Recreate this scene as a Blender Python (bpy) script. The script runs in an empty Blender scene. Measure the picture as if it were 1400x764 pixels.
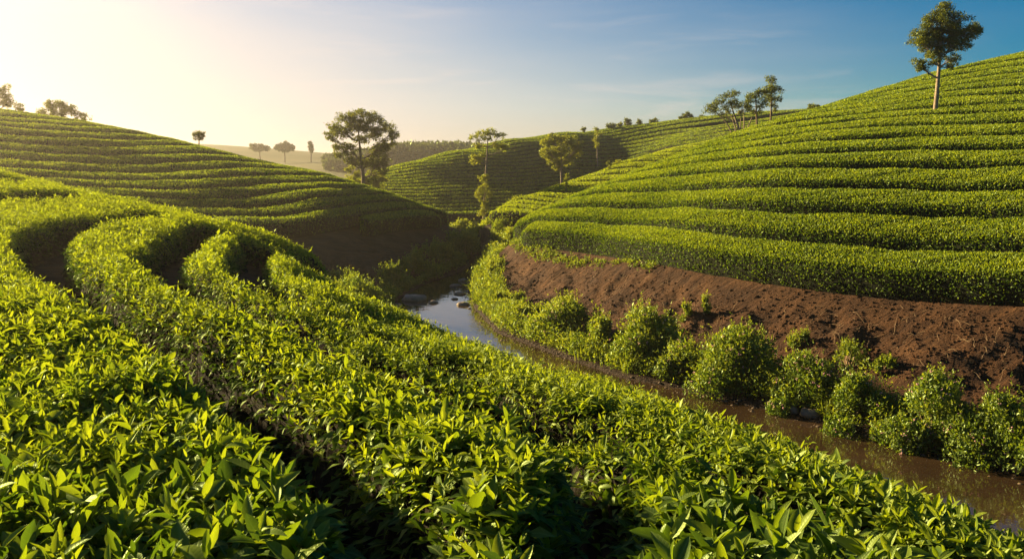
import bpy, math, random
import numpy as np
from mathutils import Vector
R = math.radians
rng = np.random.default_rng(7)
random.seed(7)
SC = bpy.context.scene
COL = SC.collection

# ------------------------------------------------------------------ camera, sky, sun, exposure
PITCH = R(7.9); FPX = 1100.0
cam_d = bpy.data.cameras.new('camera'); cam = bpy.data.objects.new('camera', cam_d); COL.objects.link(cam)
cam_d.sensor_width = 36.0; cam_d.lens = 36.0 * FPX / 1400.0
cam_d.clip_start = 0.05; cam_d.clip_end = 20000
cam.location = (0, 0, 0); cam.rotation_euler = (math.pi / 2 - PITCH, 0, 0)
SC.camera = cam
SUN_AZ, SUN_EL = -58.0, 16.5          # degrees, azimuth from the view direction (+Y), negative = left
w = bpy.data.worlds.new('World'); SC.world = w; w.use_nodes = True
nt = w.node_tree; nt.nodes.clear()
sky = nt.nodes.new('ShaderNodeTexSky'); sky.sky_type = 'NISHITA'; sky.sun_disc = False
sky.sun_elevation = R(SUN_EL); sky.sun_rotation = R(SUN_AZ)
sky.air_density = 1.0; sky.dust_density = 0.8; sky.ozone_density = 3.0; sky.altitude = 300
bg = nt.nodes.new('ShaderNodeBackground'); bg.inputs['Strength'].default_value = 0.0372
wo = nt.nodes.new('ShaderNodeOutputWorld')
sd = Vector((math.sin(R(SUN_AZ)) * math.cos(R(SUN_EL)), math.cos(R(SUN_AZ)) * math.cos(R(SUN_EL)), math.sin(R(SUN_EL))))
# clear blue sky that pales to cream towards the horizon and the sun, where the morning air is full of haze
hs = nt.nodes.new('ShaderNodeHueSaturation'); hs.inputs['Saturation'].default_value = 2.9; hs.inputs['Value'].default_value = 0.72
nt.links.new(sky.outputs[0], hs.inputs['Color'])
def wmath(op, a, b=None, c=None):
    n = nt.nodes.new('ShaderNodeMath'); n.operation = op
    for k, v in enumerate((a, b, c)):
        if v is None: continue
        if isinstance(v, (int, float)): n.inputs[k].default_value = v
        else: nt.links.new(v, n.inputs[k])
    return n.outputs[0]
tc = nt.nodes.new('ShaderNodeTexCoord'); dp = nt.nodes.new('ShaderNodeVectorMath'); dp.operation = 'DOT_PRODUCT'
nt.links.new(tc.outputs['Generated'], dp.inputs[0]); dp.inputs[1].default_value = sd
ang = wmath('ARCCOSINE', dp.outputs['Value'])
sx = nt.nodes.new('ShaderNodeSeparateXYZ'); nt.links.new(tc.outputs['Generated'], sx.inputs[0])
elv = wmath('MAXIMUM', wmath('ARCSINE', sx.outputs['Z']), 0.0)
cn = nt.nodes.new('ShaderNodeTexNoise'); cn.inputs['Scale'].default_value = 2.6; cn.inputs['Detail'].default_value = 5
mp = nt.nodes.new('ShaderNodeMapping'); mp.inputs['Scale'].default_value = (1, 1, 7); nt.links.new(tc.outputs['Generated'], mp.inputs[0]); nt.links.new(mp.outputs[0], cn.inputs['Vector'])
f0 = wmath('ADD', wmath('MULTIPLY_ADD', ang, -1 / R(55), 1.93), wmath('MULTIPLY', elv, -1 / R(21)))
f1 = wmath('ADD', f0, wmath('MULTIPLY_ADD', cn.outputs['Fac'], 0.30, -0.15))
c2 = nt.nodes.new('ShaderNodeTexNoise'); c2.inputs['Scale'].default_value = 5.0; c2.inputs['Detail'].default_value = 6; c2.inputs['Roughness'].default_value = 0.6; c2.inputs['Distortion'].default_value = 0.6
mp2 = nt.nodes.new('ShaderNodeMapping'); mp2.inputs['Scale'].default_value = (1, 1, 9); mp2.inputs['Rotation'].default_value = (0.04, 0.06, 0.3); nt.links.new(tc.outputs['Generated'], mp2.inputs[0]); nt.links.new(mp2.outputs[0], c2.inputs['Vector'])
wisp = wmath('MULTIPLY', wmath('MAXIMUM', wmath('MULTIPLY_ADD', c2.outputs['Fac'], 3.2, -1.75), 0.0), wmath('EXPONENT', wmath('MULTIPLY', elv, -1 / R(9))))
f1 = wmath('ADD', f1, wmath('MULTIPLY', wisp, 0.5))
mr = nt.nodes.new('ShaderNodeMapRange'); mr.interpolation_type = 'SMOOTHSTEP'; nt.links.new(f1, mr.inputs['Value'])
mr.inputs['From Min'].default_value = -0.12; mr.inputs['From Max'].default_value = 1.15
cm = nt.nodes.new('ShaderNodeMixRGB'); nt.links.new(mr.outputs['Result'], cm.inputs[0]); nt.links.new(hs.outputs[0], cm.inputs[1]); cm.inputs[2].default_value = (6.1, 5.3, 4.9, 1)
gl = nt.nodes.new('ShaderNodeVectorMath'); gl.operation = 'SCALE'; gl.inputs[0].default_value = (8.0, 6.9, 6.2); nt.links.new(wmath('EXPONENT', wmath('MULTIPLY', ang, -1 / R(13))), gl.inputs['Scale'])
va = nt.nodes.new('ShaderNodeVectorMath'); va.operation = 'ADD'; nt.links.new(cm.outputs[0], va.inputs[0]); nt.links.new(gl.outputs[0], va.inputs[1])
nt.links.new(va.outputs[0], bg.inputs[0]); nt.links.new(bg.outputs[0], wo.inputs[0])
sun_d = bpy.data.lights.new('sun', 'SUN'); sun = bpy.data.objects.new('sun', sun_d); COL.objects.link(sun)
sun_d.energy = 5.0; sun_d.angle = R(0.5); sun_d.color = (1.0, 0.78, 0.42)
sd = Vector((math.sin(R(SUN_AZ)) * math.cos(R(SUN_EL)), math.cos(R(SUN_AZ)) * math.cos(R(SUN_EL)), math.sin(R(SUN_EL))))
sun.rotation_euler = sd.to_track_quat('Z', 'Y').to_euler()
sun.location = (-40, 30, 40)
SC.view_settings.view_transform = 'Standard'; SC.view_settings.look = 'None'
SC.view_settings.exposure = 1.95; SC.view_settings.gamma = 1.0
cy = SC.cycles
cy.use_denoising = True
cy.max_bounces = 6; cy.diffuse_bounces = 2; cy.glossy_bounces = 2; cy.transmission_bounces = 3
cy.volume_bounces = 0; cy.transparent_max_bounces = 4
cy.caustics_reflective = False; cy.caustics_refractive = False
cy.sample_clamp_indirect = 4.0

# ------------------------------------------------------------------ numeric helpers
CT, ST = math.cos(PITCH), math.sin(PITCH)
def ray(px, py):
    a = (np.asarray(px, float) - 700) / FPX; b = (382 - np.asarray(py, float)) / FPX
    d = CT + b * ST
    return a / d, (-ST + b * CT) / d
def P(px, py, Y):
    x, z = ray(px, py)
    return np.array([x * Y, Y, z * Y], float)
def Yz(py, z):                       # distance at which a pixel row meets height z
    return z / ray(700, py)[1]

class TPS:
    def __init__(s, xy, v, lam=0.02):
        xy = np.asarray(xy, float); v = np.asarray(v, float); n = len(xy); s.c = xy
        K = s.phi(np.hypot(xy[:, None, 0] - xy[None, :, 0], xy[:, None, 1] - xy[None, :, 1])) + lam * n * np.eye(n)
        Q = np.c_[np.ones(n), xy]
        A = np.block([[K, Q], [Q.T, np.zeros((3, 3))]])
        s.w = np.linalg.solve(A, np.r_[v, 0, 0, 0])
    @staticmethod
    def phi(r):
        r = np.maximum(r, 1e-9); return r * r * np.log(r)
    def __call__(s, x, y):
        x = np.asarray(x, float); y = np.asarray(y, float); sh = x.shape
        x = x.ravel(); y = y.ravel(); out = np.empty(len(x)); n = len(s.c)
        for i in range(0, len(x), 40000):
            xx, yy = x[i:i + 40000], y[i:i + 40000]
            k = s.phi(np.hypot(xx[:, None] - s.c[None, :, 0], yy[:, None] - s.c[None, :, 1]))
            out[i:i + 40000] = k @ s.w[:n] + s.w[n] + s.w[n + 1] * xx + s.w[n + 2] * yy
        return out.reshape(sh)

def hsh(i, j, s):
    h = np.sin(i * 127.1 + j * 311.7 + s * 74.7) * 43758.5453
    return h - np.floor(h)
def vnoise(x, y, s=0):
    i = np.floor(x); j = np.floor(y); f = x - i; g = y - j
    f = f * f * (3 - 2 * f); g = g * g * (3 - 2 * g)
    a = hsh(i, j, s); b = hsh(i + 1, j, s); c = hsh(i, j + 1, s); d = hsh(i + 1, j + 1, s)
    return (a + (b - a) * f) * (1 - g) + (c + (d - c) * f) * g - 0.5
def fbm(x, y, o=4, s=0):
    r = 0; a = 1.0
    for k in range(o):
        r = r + a * vnoise(x * 2 ** k + 13.7 * k, y * 2 ** k + 5.1 * k, s + k); a *= 0.5
    return r
def sstep(t):
    t = np.clip(t, 0, 1); return t * t * (3 - 2 * t)
def sdf(poly, x, y):                 # signed distance, negative inside
    x = np.asarray(x, float); y = np.asarray(y, float); sh = x.shape; x = x.ravel(); y = y.ravel()
    d = np.full(len(x), 1e18); ins = np.zeros(len(x), bool); n = len(poly)
    for k in range(n):
        ax, ay = poly[k]; bx, by = poly[(k + 1) % n]
        ex, ey = bx - ax, by - ay
        t = np.clip(((x - ax) * ex + (y - ay) * ey) / (ex * ex + ey * ey + 1e-12), 0, 1)
        d = np.minimum(d, (x - ax - ex * t) ** 2 + (y - ay - ey * t) ** 2)
        if abs(ey) > 1e-12:
            c = (ay > y) != (by > y)
            ins ^= c & (x < ex * (y - ay) / ey + ax)
    d = np.sqrt(d)
    return np.where(ins, -d, d).reshape(sh)

def build(name, verts, faces, mats, midx=None, attrs=None, uv=None, smooth=True, parent=None):
    """faces: list of (N,k) int arrays; midx: list of ints per array; attrs: name -> per-vertex float array"""
    me = bpy.data.meshes.new(name)
    verts = np.asarray(verts, np.float32)
    me.vertices.add(len(verts)); me.vertices.foreach_set('co', verts.ravel())
    faces = [np.asarray(f, np.int32) for f in faces if len(f)]
    nl = sum(f.size for f in faces); npoly = sum(len(f) for f in faces)
    me.loops.add(nl); me.polygons.add(npoly)
    me.loops.foreach_set('vertex_index', np.concatenate([f.ravel() for f in faces]))
    tot = np.concatenate([np.full(len(f), f.shape[1], np.int32) for f in faces])
    st = np.concatenate([[0], np.cumsum(tot)[:-1]]).astype(np.int32)
    me.polygons.foreach_set('loop_start', st)
    try: me.polygons.foreach_set('loop_total', tot)
    except Exception: pass
    for m in mats: me.materials.append(m)
    if midx is not None:
        mi = np.concatenate([np.full(len(f), m, np.int32) if np.isscalar(m) else np.asarray(m, np.int32) for f, m in zip(faces, midx)])
        me.polygons.foreach_set('material_index', mi)
    me.polygons.foreach_set('use_smooth', np.full(npoly, smooth, bool))
    for k, v in (attrs or {}).items():
        a = me.attributes.new(k, 'FLOAT', 'POINT'); a.data.foreach_set('value', np.asarray(v, np.float32))
    if uv is not None:
        a = me.attributes.new('leaf_uv', 'FLOAT2', 'POINT'); a.data.foreach_set('vector', np.asarray(uv, np.float32).ravel())
    me.update(calc_edges=True); me.validate()
    o = bpy.data.objects.new(name, me); COL.objects.link(o)
    if parent is not None: o.parent = parent
    return o
def tag(o, label=None, cat=None, group=None, kind=None):
    if label: o['label'] = label
    if cat: o['category'] = cat
    if group: o['group'] = group
    if kind: o['kind'] = kind
    return o
def empty(name, loc):
    o = bpy.data.objects.new(name, None); COL.objects.link(o); o.location = loc; o.empty_display_size = 0.2
    return o

# ------------------------------------------------------------------ materials
def newmat(name):
    m = bpy.data.materials.new(name); m.use_nodes = True; t = m.node_tree; t.nodes.clear()
    o = t.nodes.new('ShaderNodeOutputMaterial'); return m, t, o
def N(t, kind, **kw):
    n = t.nodes.new(kind)
    for k, v in kw.items():
        if k in n.inputs: n.inputs[k].default_value = v
        else: setattr(n, k, v)
    return n
def ramp(t, stops, src):
    r = t.nodes.new('ShaderNodeValToRGB'); e = r.color_ramp.elements
    while len(e) < len(stops): e.new(0.5)
    for q, (p, c) in zip(e, stops): q.position = p; q.color = (*c, 1)
    t.links.new(src, r.inputs[0]); return r.outputs[0]
def leaf_mat(name, stops, trans, tfac=0.45, rough=0.42, spec=0.04, vein=False, big=6.0):
    """stops: colours along the per-leaf tint (0 dark old .. 1 bright young; also carries painted light)"""
    m, t, o = newmat(name)
    at = N(t, 'ShaderNodeAttribute', attribute_name='tint')
    geo = N(t, 'ShaderNodeNewGeometry')
    no = N(t, 'ShaderNodeTexNoise', Scale=1.0 / big, Detail=2.0); t.links.new(geo.outputs['Position'], no.inputs['Vector'])
    ad = N(t, 'ShaderNodeMath', operation='MULTIPLY_ADD'); ad.inputs[1].default_value = 0.5; ad.inputs[2].default_value = -0.25
    t.links.new(no.outputs['Fac'], ad.inputs[0])
    sm = N(t, 'ShaderNodeMath', operation='ADD'); t.links.new(at.outputs['Fac'], sm.inputs[0]); t.links.new(ad.outputs[0], sm.inputs[1])
    col = ramp(t, stops, sm.outputs[0])
    tcol = ramp(t, [(p, tuple(a * b for a, b in zip(c, trans))) for p, c in stops], sm.outputs[0])
    if vein:
        uv = N(t, 'ShaderNodeAttribute', attribute_name='leaf_uv')
        sp = N(t, 'ShaderNodeSeparateXYZ'); t.links.new(uv.outputs['Vector'], sp.inputs[0])
        ab = N(t, 'ShaderNodeMath', operation='ABSOLUTE'); t.links.new(sp.outputs['X'], ab.inputs[0])
        rp = ramp(t, [(0.0, (1, 1, 1)), (0.10, (0, 0, 0))], ab.outputs[0])
        # side veins: stripes slanting from the midrib
        sl = N(t, 'ShaderNodeMath', operation='MULTIPLY_ADD'); t.links.new(ab.outputs[0], sl.inputs[0]); sl.inputs[1].default_value = -0.28; t.links.new(sp.outputs['Y'], sl.inputs[2])
        fr = N(t, 'ShaderNodeMath', operation='MULTIPLY'); fr.inputs[1].default_value = 9.0; t.links.new(sl.outputs[0], fr.inputs[0])
        f2 = N(t, 'ShaderNodeMath', operation='FRACT'); t.links.new(fr.outputs[0], f2.inputs[0])
        rv = ramp(t, [(0.0, (.32, .32, .32)), (0.16, (0, 0, 0)), (0.86, (0, 0, 0)), (1.0, (.32, .32, .32))], f2.outputs[0])
        mx0 = N(t, 'ShaderNodeMath', operation='MAXIMUM'); t.links.new(rp, mx0.inputs[0]); t.links.new(rv, mx0.inputs[1])
        fa = N(t, 'ShaderNodeMath', operation='MULTIPLY'); fa.inputs[1].default_value = 0.35; t.links.new(mx0.outputs[0], fa.inputs[0])
        mx = N(t, 'ShaderNodeMixRGB', Color2=(0.30, 0.38, 0.10, 1)); t.links.new(fa.outputs[0], mx.inputs[0]); t.links.new(col, mx.inputs[1]); col = mx.outputs[0]
    pb = N(t, 'ShaderNodeBsdfDiffuse'); t.links.new(col, pb.inputs['Color'])
    tr = N(t, 'ShaderNodeBsdfTranslucent'); t.links.new(tcol, tr.inputs['Color'])
    mxs = N(t, 'ShaderNodeMixShader'); mxs.inputs[0].default_value = tfac
    t.links.new(pb.outputs[0], mxs.inputs[1]); t.links.new(tr.outputs[0], mxs.inputs[2])
    gs = N(t, 'ShaderNodeBsdfGlossy', Roughness=rough); gs.inputs['Color'].default_value = (.8, 1.0, .5, 1)
    mg = N(t, 'ShaderNodeMixShader'); mg.inputs[0].default_value = spec
    t.links.new(mxs.outputs[0], mg.inputs[1]); t.links.new(gs.outputs[0], mg.inputs[2]); t.links.new(mg.outputs[0], o.inputs[0])
    if vein:
        bp = N(t, 'ShaderNodeBump', Strength=0.35, Distance=0.004); t.links.new(mx0.outputs[0], bp.inputs['Height']); bp.invert = True
        t.links.new(bp.outputs[0], pb.inputs['Normal']); t.links.new(bp.outputs[0], gs.inputs['Normal'])
    return m
def solid_mat(name, c1, c2, scale=3.0, rough=0.9, bump=0.0, bscale=20.0, spec=0.2):
    m, t, o = newmat(name)
    geo = N(t, 'ShaderNodeNewGeometry')
    no = N(t, 'ShaderNodeTexNoise', Scale=scale, Detail=6.0, Roughness=0.65); t.links.new(geo.outputs['Position'], no.inputs['Vector'])
    col = ramp(t, [(0.3, c1), (0.7, c2)], no.outputs['Fac'])
    pb = N(t, 'ShaderNodeBsdfPrincipled', Roughness=rough); pb.inputs['Specular IOR Level'].default_value = spec
    t.links.new(col, pb.inputs['Base Color']); t.links.new(pb.outputs[0], o.inputs[0])
    if bump:
        n2 = N(t, 'ShaderNodeTexNoise', Scale=bscale, Detail=8.0, Roughness=0.7); t.links.new(geo.outputs['Position'], n2.inputs['Vector'])
        bp = N(t, 'ShaderNodeBump', Strength=1.0, Distance=bump); t.links.new(n2.outputs['Fac'], bp.inputs['Height']); t.links.new(bp.outputs[0], pb.inputs['Normal'])
    return m
YG = (1.9, 1.75, 0.55)       # light through a leaf is yellower
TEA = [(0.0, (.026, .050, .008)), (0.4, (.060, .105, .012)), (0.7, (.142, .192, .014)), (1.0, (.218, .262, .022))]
M_tea_near = leaf_mat('tea_leaf_near', TEA, (1.8, 1.75, 0.45), 0.42, 0.42, 0.026, vein=True, big=1.5)
M_tea = leaf_mat('tea_leaf', TEA, (1.9, 1.78, 0.42), 0.48, 0.5, 0.03, big=3.0)
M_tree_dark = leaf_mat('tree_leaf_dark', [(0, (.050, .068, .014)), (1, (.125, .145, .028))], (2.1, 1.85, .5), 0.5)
M_tree_lit = leaf_mat('tree_leaf_lit', [(0, (.09, .12, .014)), (1, (.22, .24, .03))], (2.0,1.8,.5), 0.55)  # brighter copy of the tree leaf, sunlight put into its colour
M_bush = leaf_mat('bush_leaf', [(0, (.040, .078, .012)), (0.5, (.090, .140, .018)), (1, (.20, .235, .03))], (2.0, 1.8, .5), 0.5, big=0.8)
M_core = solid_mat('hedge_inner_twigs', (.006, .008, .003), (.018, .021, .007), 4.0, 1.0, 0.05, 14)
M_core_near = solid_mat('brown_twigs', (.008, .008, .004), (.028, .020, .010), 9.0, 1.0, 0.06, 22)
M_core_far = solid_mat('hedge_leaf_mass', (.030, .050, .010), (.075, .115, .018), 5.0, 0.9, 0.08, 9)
M_bark = solid_mat('bark', (.10, .07, .045), (.21, .155, .10), 6.0, 0.95, 0.02, 25)
M_bark_pale = solid_mat('pale_bark', (.17, .125, .08), (.33, .26, .18), 5.0, 0.9, 0.02, 25)
M_stone = solid_mat('river_stone', (.13, .09, .055), (.30, .22, .145), 4.0, 0.7, 0.02, 18, 0.4)
M_gravel = solid_mat('wet_gravel', (.05, .034, .02), (.17, .12, .075), 12.0, 0.8, 0.0)
M_twig = solid_mat('dry_twig', (.20, .13, .07), (.36, .25, .14), 8.0, 0.9)
M_flower = solid_mat('pink_flower', (.45, .22, .20), (.62, .36, .33), 30.0, 0.7)
M_far_tree = leaf_mat('far_wood_leaf', [(0, (.035, .05, .02)), (1, (.07, .09, .03))], YG, 0.3)

def soil_material():
    m, t, o = newmat('soil')
    geo = N(t, 'ShaderNodeNewGeometry')
    n1 = N(t, 'ShaderNodeTexNoise', Scale=0.7, Detail=8.0, Roughness=0.65); t.links.new(geo.outputs['Position'], n1.inputs['Vector'])
    c = ramp(t, [(0.25, (.036, .016, .007)), (0.5, (.076, .035, .014)), (0.75, (.140, .070, .030))], n1.outputs['Fac'])
    n2 = N(t, 'ShaderNodeTexNoise', Scale=9.0, Detail=8.0, Roughness=0.75); t.links.new(geo.outputs['Position'], n2.inputs['Vector'])
    g = N(t, 'ShaderNodeAttribute', attribute_name='wet')
    mu = N(t, 'ShaderNodeMixRGB', blend_type='MULTIPLY', Fac=0.7); t.links.new(c, mu.inputs[1])
    t.links.new(ramp(t, [(0.3, (.62, .6, .58)), (0.7, (1.25, 1.2, 1.1))], n2.outputs['Fac']), mu.inputs[2])
    wt = N(t, 'ShaderNodeMixRGB', Color2=(.038, .024, .014, 1)); t.links.new(g.outputs['Fac'], wt.inputs[0]); t.links.new(mu.outputs[0], wt.inputs[1])
    pb = N(t, 'ShaderNodeBsdfPrincipled', Roughness=0.92); pb.inputs['Specular IOR Level'].default_value = 0.2
    t.links.new(wt.outputs[0], pb.inputs['Base Color'])
    # erosion streaks running slantwise down the bank
    def lin(vec):
        d = N(t, 'ShaderNodeVectorMath', operation='DOT_PRODUCT'); t.links.new(geo.outputs['Position'], d.inputs[0]); d.inputs[1].default_value = vec; return d.outputs['Value']
    cb = N(t, 'ShaderNodeCombineXYZ'); t.links.new(lin((-1.5, 2.1, 1.9)), cb.inputs[0]); t.links.new(lin((.35, .25, .7)), cb.inputs[1])
    n3 = N(t, 'ShaderNodeTexNoise', Scale=1.3, Detail=7.0, Roughness=0.62); t.links.new(cb.outputs[0], n3.inputs['Vector'])
    mu2 = N(t, 'ShaderNodeMixRGB', blend_type='MULTIPLY', Fac=0.75); t.links.new(mu.outputs[0], mu2.inputs[1])
    t.links.new(ramp(t, [(0.35, (.5, .48, .46)), (0.65, (1.3, 1.25, 1.15))], n3.outputs['Fac']), mu2.inputs[2]); t.links.new(mu2.outputs[0], wt.inputs[1])
    hm = N(t, 'ShaderNodeMath', operation='MULTIPLY_ADD'); hm.inputs[1].default_value = 1.7
    t.links.new(n3.outputs['Fac'], hm.inputs[0]); t.links.new(n2.outputs['Fac'], hm.inputs[2])
    bp = N(t, 'ShaderNodeBump', Strength=1.0, Distance=0.17); t.links.new(hm.outputs[0], bp.inputs['Height']); t.links.new(bp.outputs[0], pb.inputs['Normal'])
    t.links.new(pb.outputs[0], o.inputs[0]); return m
M_soil = soil_material()
M_meadow = solid_mat('far_meadow', (.075, .085, .022), (.15, .13, .045), 0.05, 0.95, 0.0)
def water_material():
    m, t, o = newmat('river_water')
    geo = N(t, 'ShaderNodeNewGeometry')
    n1 = N(t, 'ShaderNodeTexNoise', Scale=2.2, Detail=4.0, Roughness=0.55); t.links.new(geo.outputs['Position'], n1.inputs['Vector'])
    bp = N(t, 'ShaderNodeBump', Strength=0.35, Distance=0.012); t.links.new(n1.outputs['Fac'], bp.inputs['Height'])
    n2 = N(t, 'ShaderNodeTexNoise', Scale=0.5, Detail=5.0, Roughness=0.6); t.links.new(geo.outputs['Position'], n2.inputs['Vector'])
    c = ramp(t, [(0.3, (.026, .015, .007)), (0.7, (.060, .036, .018))], n2.outputs['Fac'])
    pb = N(t, 'ShaderNodeBsdfPrincipled', Roughness=0.035, IOR=1.6); pb.inputs['Specular IOR Level'].default_value = 0.9
    t.links.new(c, pb.inputs['Base Color']); t.links.new(bp.outputs[0], pb.inputs['Normal']); t.links.new(pb.outputs[0], o.inputs[0]); return m
M_water = water_material()

# ------------------------------------------------------------------ hills: tops of the tea rows, fitted as smooth surfaces
WATER = -6.3
KC = 1.1                              # depth scale of the right hill
def cols(data, k=1.0):
    """data: {px: [(row, py, Y) ...]} -> points and row numbers"""
    pts, v = [], []
    for px, rows in data.items():
        for r, py, Y in rows:
            pts.append(P(px, py, Y * k)); v.append(r)
    return np.array(pts), np.array(v, float)
def behind(data, k, steps):
    """points past the crest, falling away from the sight line; steps: (extra Y, drop, extra rows)"""
    pts, v = [], []
    for px, rows in data.items():
        r, py, Y = rows[-1]
        for dy, dz, dv in steps:
            q = P(px, py, Y * k + dy); q[2] -= dz; pts.append(q); v.append(r + dv)
    return np.array(pts), np.array(v, float)

DC = {715: [(1.0, 302, 38.5)],
      760: [(1, 299, 36.5), (2, 283, 38), (2.8, 278, 40)],
      840: [(1, 304, 33.5), (2, 281.6, 35), (3, 261, 37), (4, 250, 39), (4.9, 246, 41)],
      1020: [(1, 319, 26.7), (2, 282.7, 28.5), (3, 252, 30.5), (4, 230.5, 32.6), (5, 213, 34.8), (6, 202, 37), (7, 192.8, 39), (8, 185.5, 41), (9.1, 177, 43.5)],
      1200: [(1, 332, 23.7), (2, 287, 25.6), (3, 253.5, 27.5), (4, 226.5, 29.5), (5, 204, 31.5), (6, 187, 33.6), (7, 172, 35.7), (8, 161.5, 37.8), (9, 153.5, 40), (10, 145, 42), (11, 138, 44), (12, 132.6, 46), (13, 127, 48), (14, 123, 50)],
      1300: [(1, 335.6, 22.5), (2, 290, 24.4), (3, 256.5, 26.3), (4, 226, 28.2), (5, 202, 30.2), (6, 184, 32.2), (7, 169.5, 34.2), (8, 155, 36.2), (9, 143.5, 38.2), (10, 132, 40.2), (11, 124, 42.2), (12, 116, 44.2), (13, 110, 46.2), (14, 103, 48), (15.2, 95, 50.5)],
      1400: [(1, 337, 21.3), (2, 290, 23.1), (3, 255, 25), (4, 223, 26.9), (5, 201, 28.8), (6, 182, 30.7), (7, 164, 32.6), (8, 150, 34.5), (9, 139, 36.4), (10, 127, 38.3), (11, 116, 40.2), (12, 106, 42.1), (13, 98, 44), (14, 88, 46), (15, 80, 48), (16, 73, 50)]}
pc, vc = cols(DC, KC)
crestC = {760: DC[760], 840: DC[840], 1020: DC[1020], 1110: [(11.5, 149.5, 47)], 940: [(7.2, 207, 42.2)], 1200: DC[1200], 1300: DC[1300], 1400: DC[1400]}
pc2, vc2 = behind(crestC, KC, [(4.5, 0.18, 2), (11, 1.6, 5), (20, 5.0, 9)])
ex = np.array([P(940, 207, 42.2 * KC), P(1110, 149.5, 47 * KC)]); exv = np.array([7.2, 11.5])
pC = np.r_[pc, ex, pc2]; vC = np.r_[vc, exv, vc2]
T_C = TPS(pC[:, :2], pC[:, 2], 2e-4); V_C = TPS(pC[:, :2], vC, 2e-4)

DB = {0: [(7, 228, 42), (8, 216.4, 44), (9, 204, 46.2), (10, 192.6, 48.5), (11, 181.8, 50.8), (12, 172.4, 53), (13, 164.5, 55.3), (14, 158.7, 57.6), (15.3, 150, 60.5)],
      200: [(4, 268.6, 43), (5, 257, 45.3), (6, 245, 47.6), (7, 235.5, 50), (8, 223, 52.3), (9, 209.5, 54.6), (10, 199.5, 57), (11, 190.8, 59.3), (12.1, 183, 62)],
      270: [(3, 282.5, 44.2), (4, 271.5, 45.6), (5, 256, 47.8), (6, 243, 50.2), (7, 232, 52.6), (8, 219, 54.9), (9, 209, 57.2), (10, 199, 61)],
      330: [(2, 294, 44), (3, 283.3, 46.2), (4, 267.5, 48.4), (5, 253, 50.7), (6, 238.6, 53), (7, 228.5, 55.3), (8, 220.5, 57.5), (8.9, 214, 60)],
      380: [(1, 307, 43.3), (2, 294, 45.6), (3, 278, 47.9), (4, 261.5, 50.2), (5, 250, 52.5), (6, 237.6, 54.8), (7, 229.7, 57), (7.9, 225.5, 59.5)],
      430: [(1, 303.5, 45), (2, 287.6, 47.3), (3, 270.3, 49.6), (4, 256.7, 52), (5, 248, 54.3), (6, 239.4, 56.6), (6.9, 234, 59)],
      480: [(1, 295, 48.5), (2, 279.5, 50.8), (3, 266.5, 53.1), (4, 257, 55.4), (5, 249, 58.3)],
      530: [(1, 287.6, 53), (2, 274, 55.3), (3.1, 264, 58)],
      570: [(1, 285.2, 56), (1.9, 278, 58.3)],
      603: [(0.9, 288.5, 57.8)]}
pb_, vb_ = cols(DB)
pb2, vb2 = behind(DB, 1.0, [(4.5, 0.25, 1.9), (10, 2.0, 4.2), (18, 6.5, 7.5)])
pl = np.array([[-44, 24, -.2], [-60, 28, 2.2], [-62, 40, 4.3], [-60, 52, 5.6], [-25, 33, -1.6], [-35, 28, -1.0]]); vl = np.array([3.0, 6.0, 11.5, 16.5, 1.0, 2.2])
pB = np.r_[pb_, pb2, pl]; vB = np.r_[vb_, vb2, vl]
T_B = TPS(pB[:, :2], pB[:, 2], 2e-4); V_B = TPS(pB[:, :2], vB, 2e-4)

D2 = {690: [(1, 284, 58), (1.9, 280.5, 60)],
      720: [(1, 286, 56.5), (2, 280, 58.8), (3, 273.5, 61), (3.9, 268, 63)],
      757: [(1, 291, 55.5), (3, 278, 59.7), (4, 271, 62), (5, 263, 64), (6, 256, 66.5)],
      800: [(5, 263, 62.5), (6, 255.5, 65), (7, 248.5, 67.2), (8.1, 242, 70)],
      850: [(7, 246, 66), (8, 238, 68.5), (9, 230, 71), (10.2, 222.5, 74)],
      910: [(9.2, 228, 70), (11, 214, 75), (13, 205, 80)],
      980: [(12, 210, 75), (14, 198, 80), (16, 191, 86)]}
p2, v2 = cols(D2)
p22, v22 = behind(D2, 1.0, [(5, 0.35, 2), (12, 2.0, 5)])
p2 = np.r_[p2, p22]; v2 = np.r_[v2, v22]
T_2 = TPS(p2[:, :2], p2[:, 2], 3e-4); V_2 = TPS(p2[:, :2], v2, 3e-4)

DD = {470: [(9, 252, 92), (12.3, 245.5, 99)],
      520: [(4, 272, 86), (8, 256, 92), (12, 243, 98), (14.5, 235, 103)],
      560: [(2, 284, 84), (5, 270, 89), (9, 252, 96), (13, 235, 102), (16.2, 222, 107)],
      620: [(0.5, 291, 86), (3, 278, 91), (6, 262, 96), (10, 243, 103), (14, 225, 109), (18.2, 207, 115)],
      700: [(1, 287, 93), (5, 266, 100), (9, 247, 107), (13, 227, 114), (17, 209, 120), (20.5, 192, 125)],
      780: [(3, 270, 104), (8, 246, 113), (13, 221, 121), (18, 198, 128), (21.6, 182, 134)],
      850: [(9, 240, 119), (13, 219, 125), (18, 194, 134), (22.5, 174, 141)],
      880: [(9, 233, 118), (14, 208, 124), (18, 189, 134), (22.5, 170, 144)],
      910: [(9, 226, 112), (14, 202, 119), (18, 183, 133), (22.5, 166, 147)],
      970: [(11, 208, 102), (15, 188, 112), (19, 172, 131), (22.5, 159, 150)],
      1050: [(11, 196, 96), (16, 172, 114), (22, 152.5, 151)],
      1130: [(11, 188, 94), (16, 165, 114), (22, 149, 152)]}
pd_, vd_ = cols(DD)
pd2, vd2 = behind(DD, 1.0, [(9, 0.4, 3.6), (24, 3.0, 10), (45, 12, 18)])
pD = np.r_[pd_, pd2]; vD = np.r_[vd_, vd2]
T_D = TPS(pD[:, :2], pD[:, 2], 3e-4); V_D = TPS(pD[:, :2], vD, 3e-4)

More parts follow.
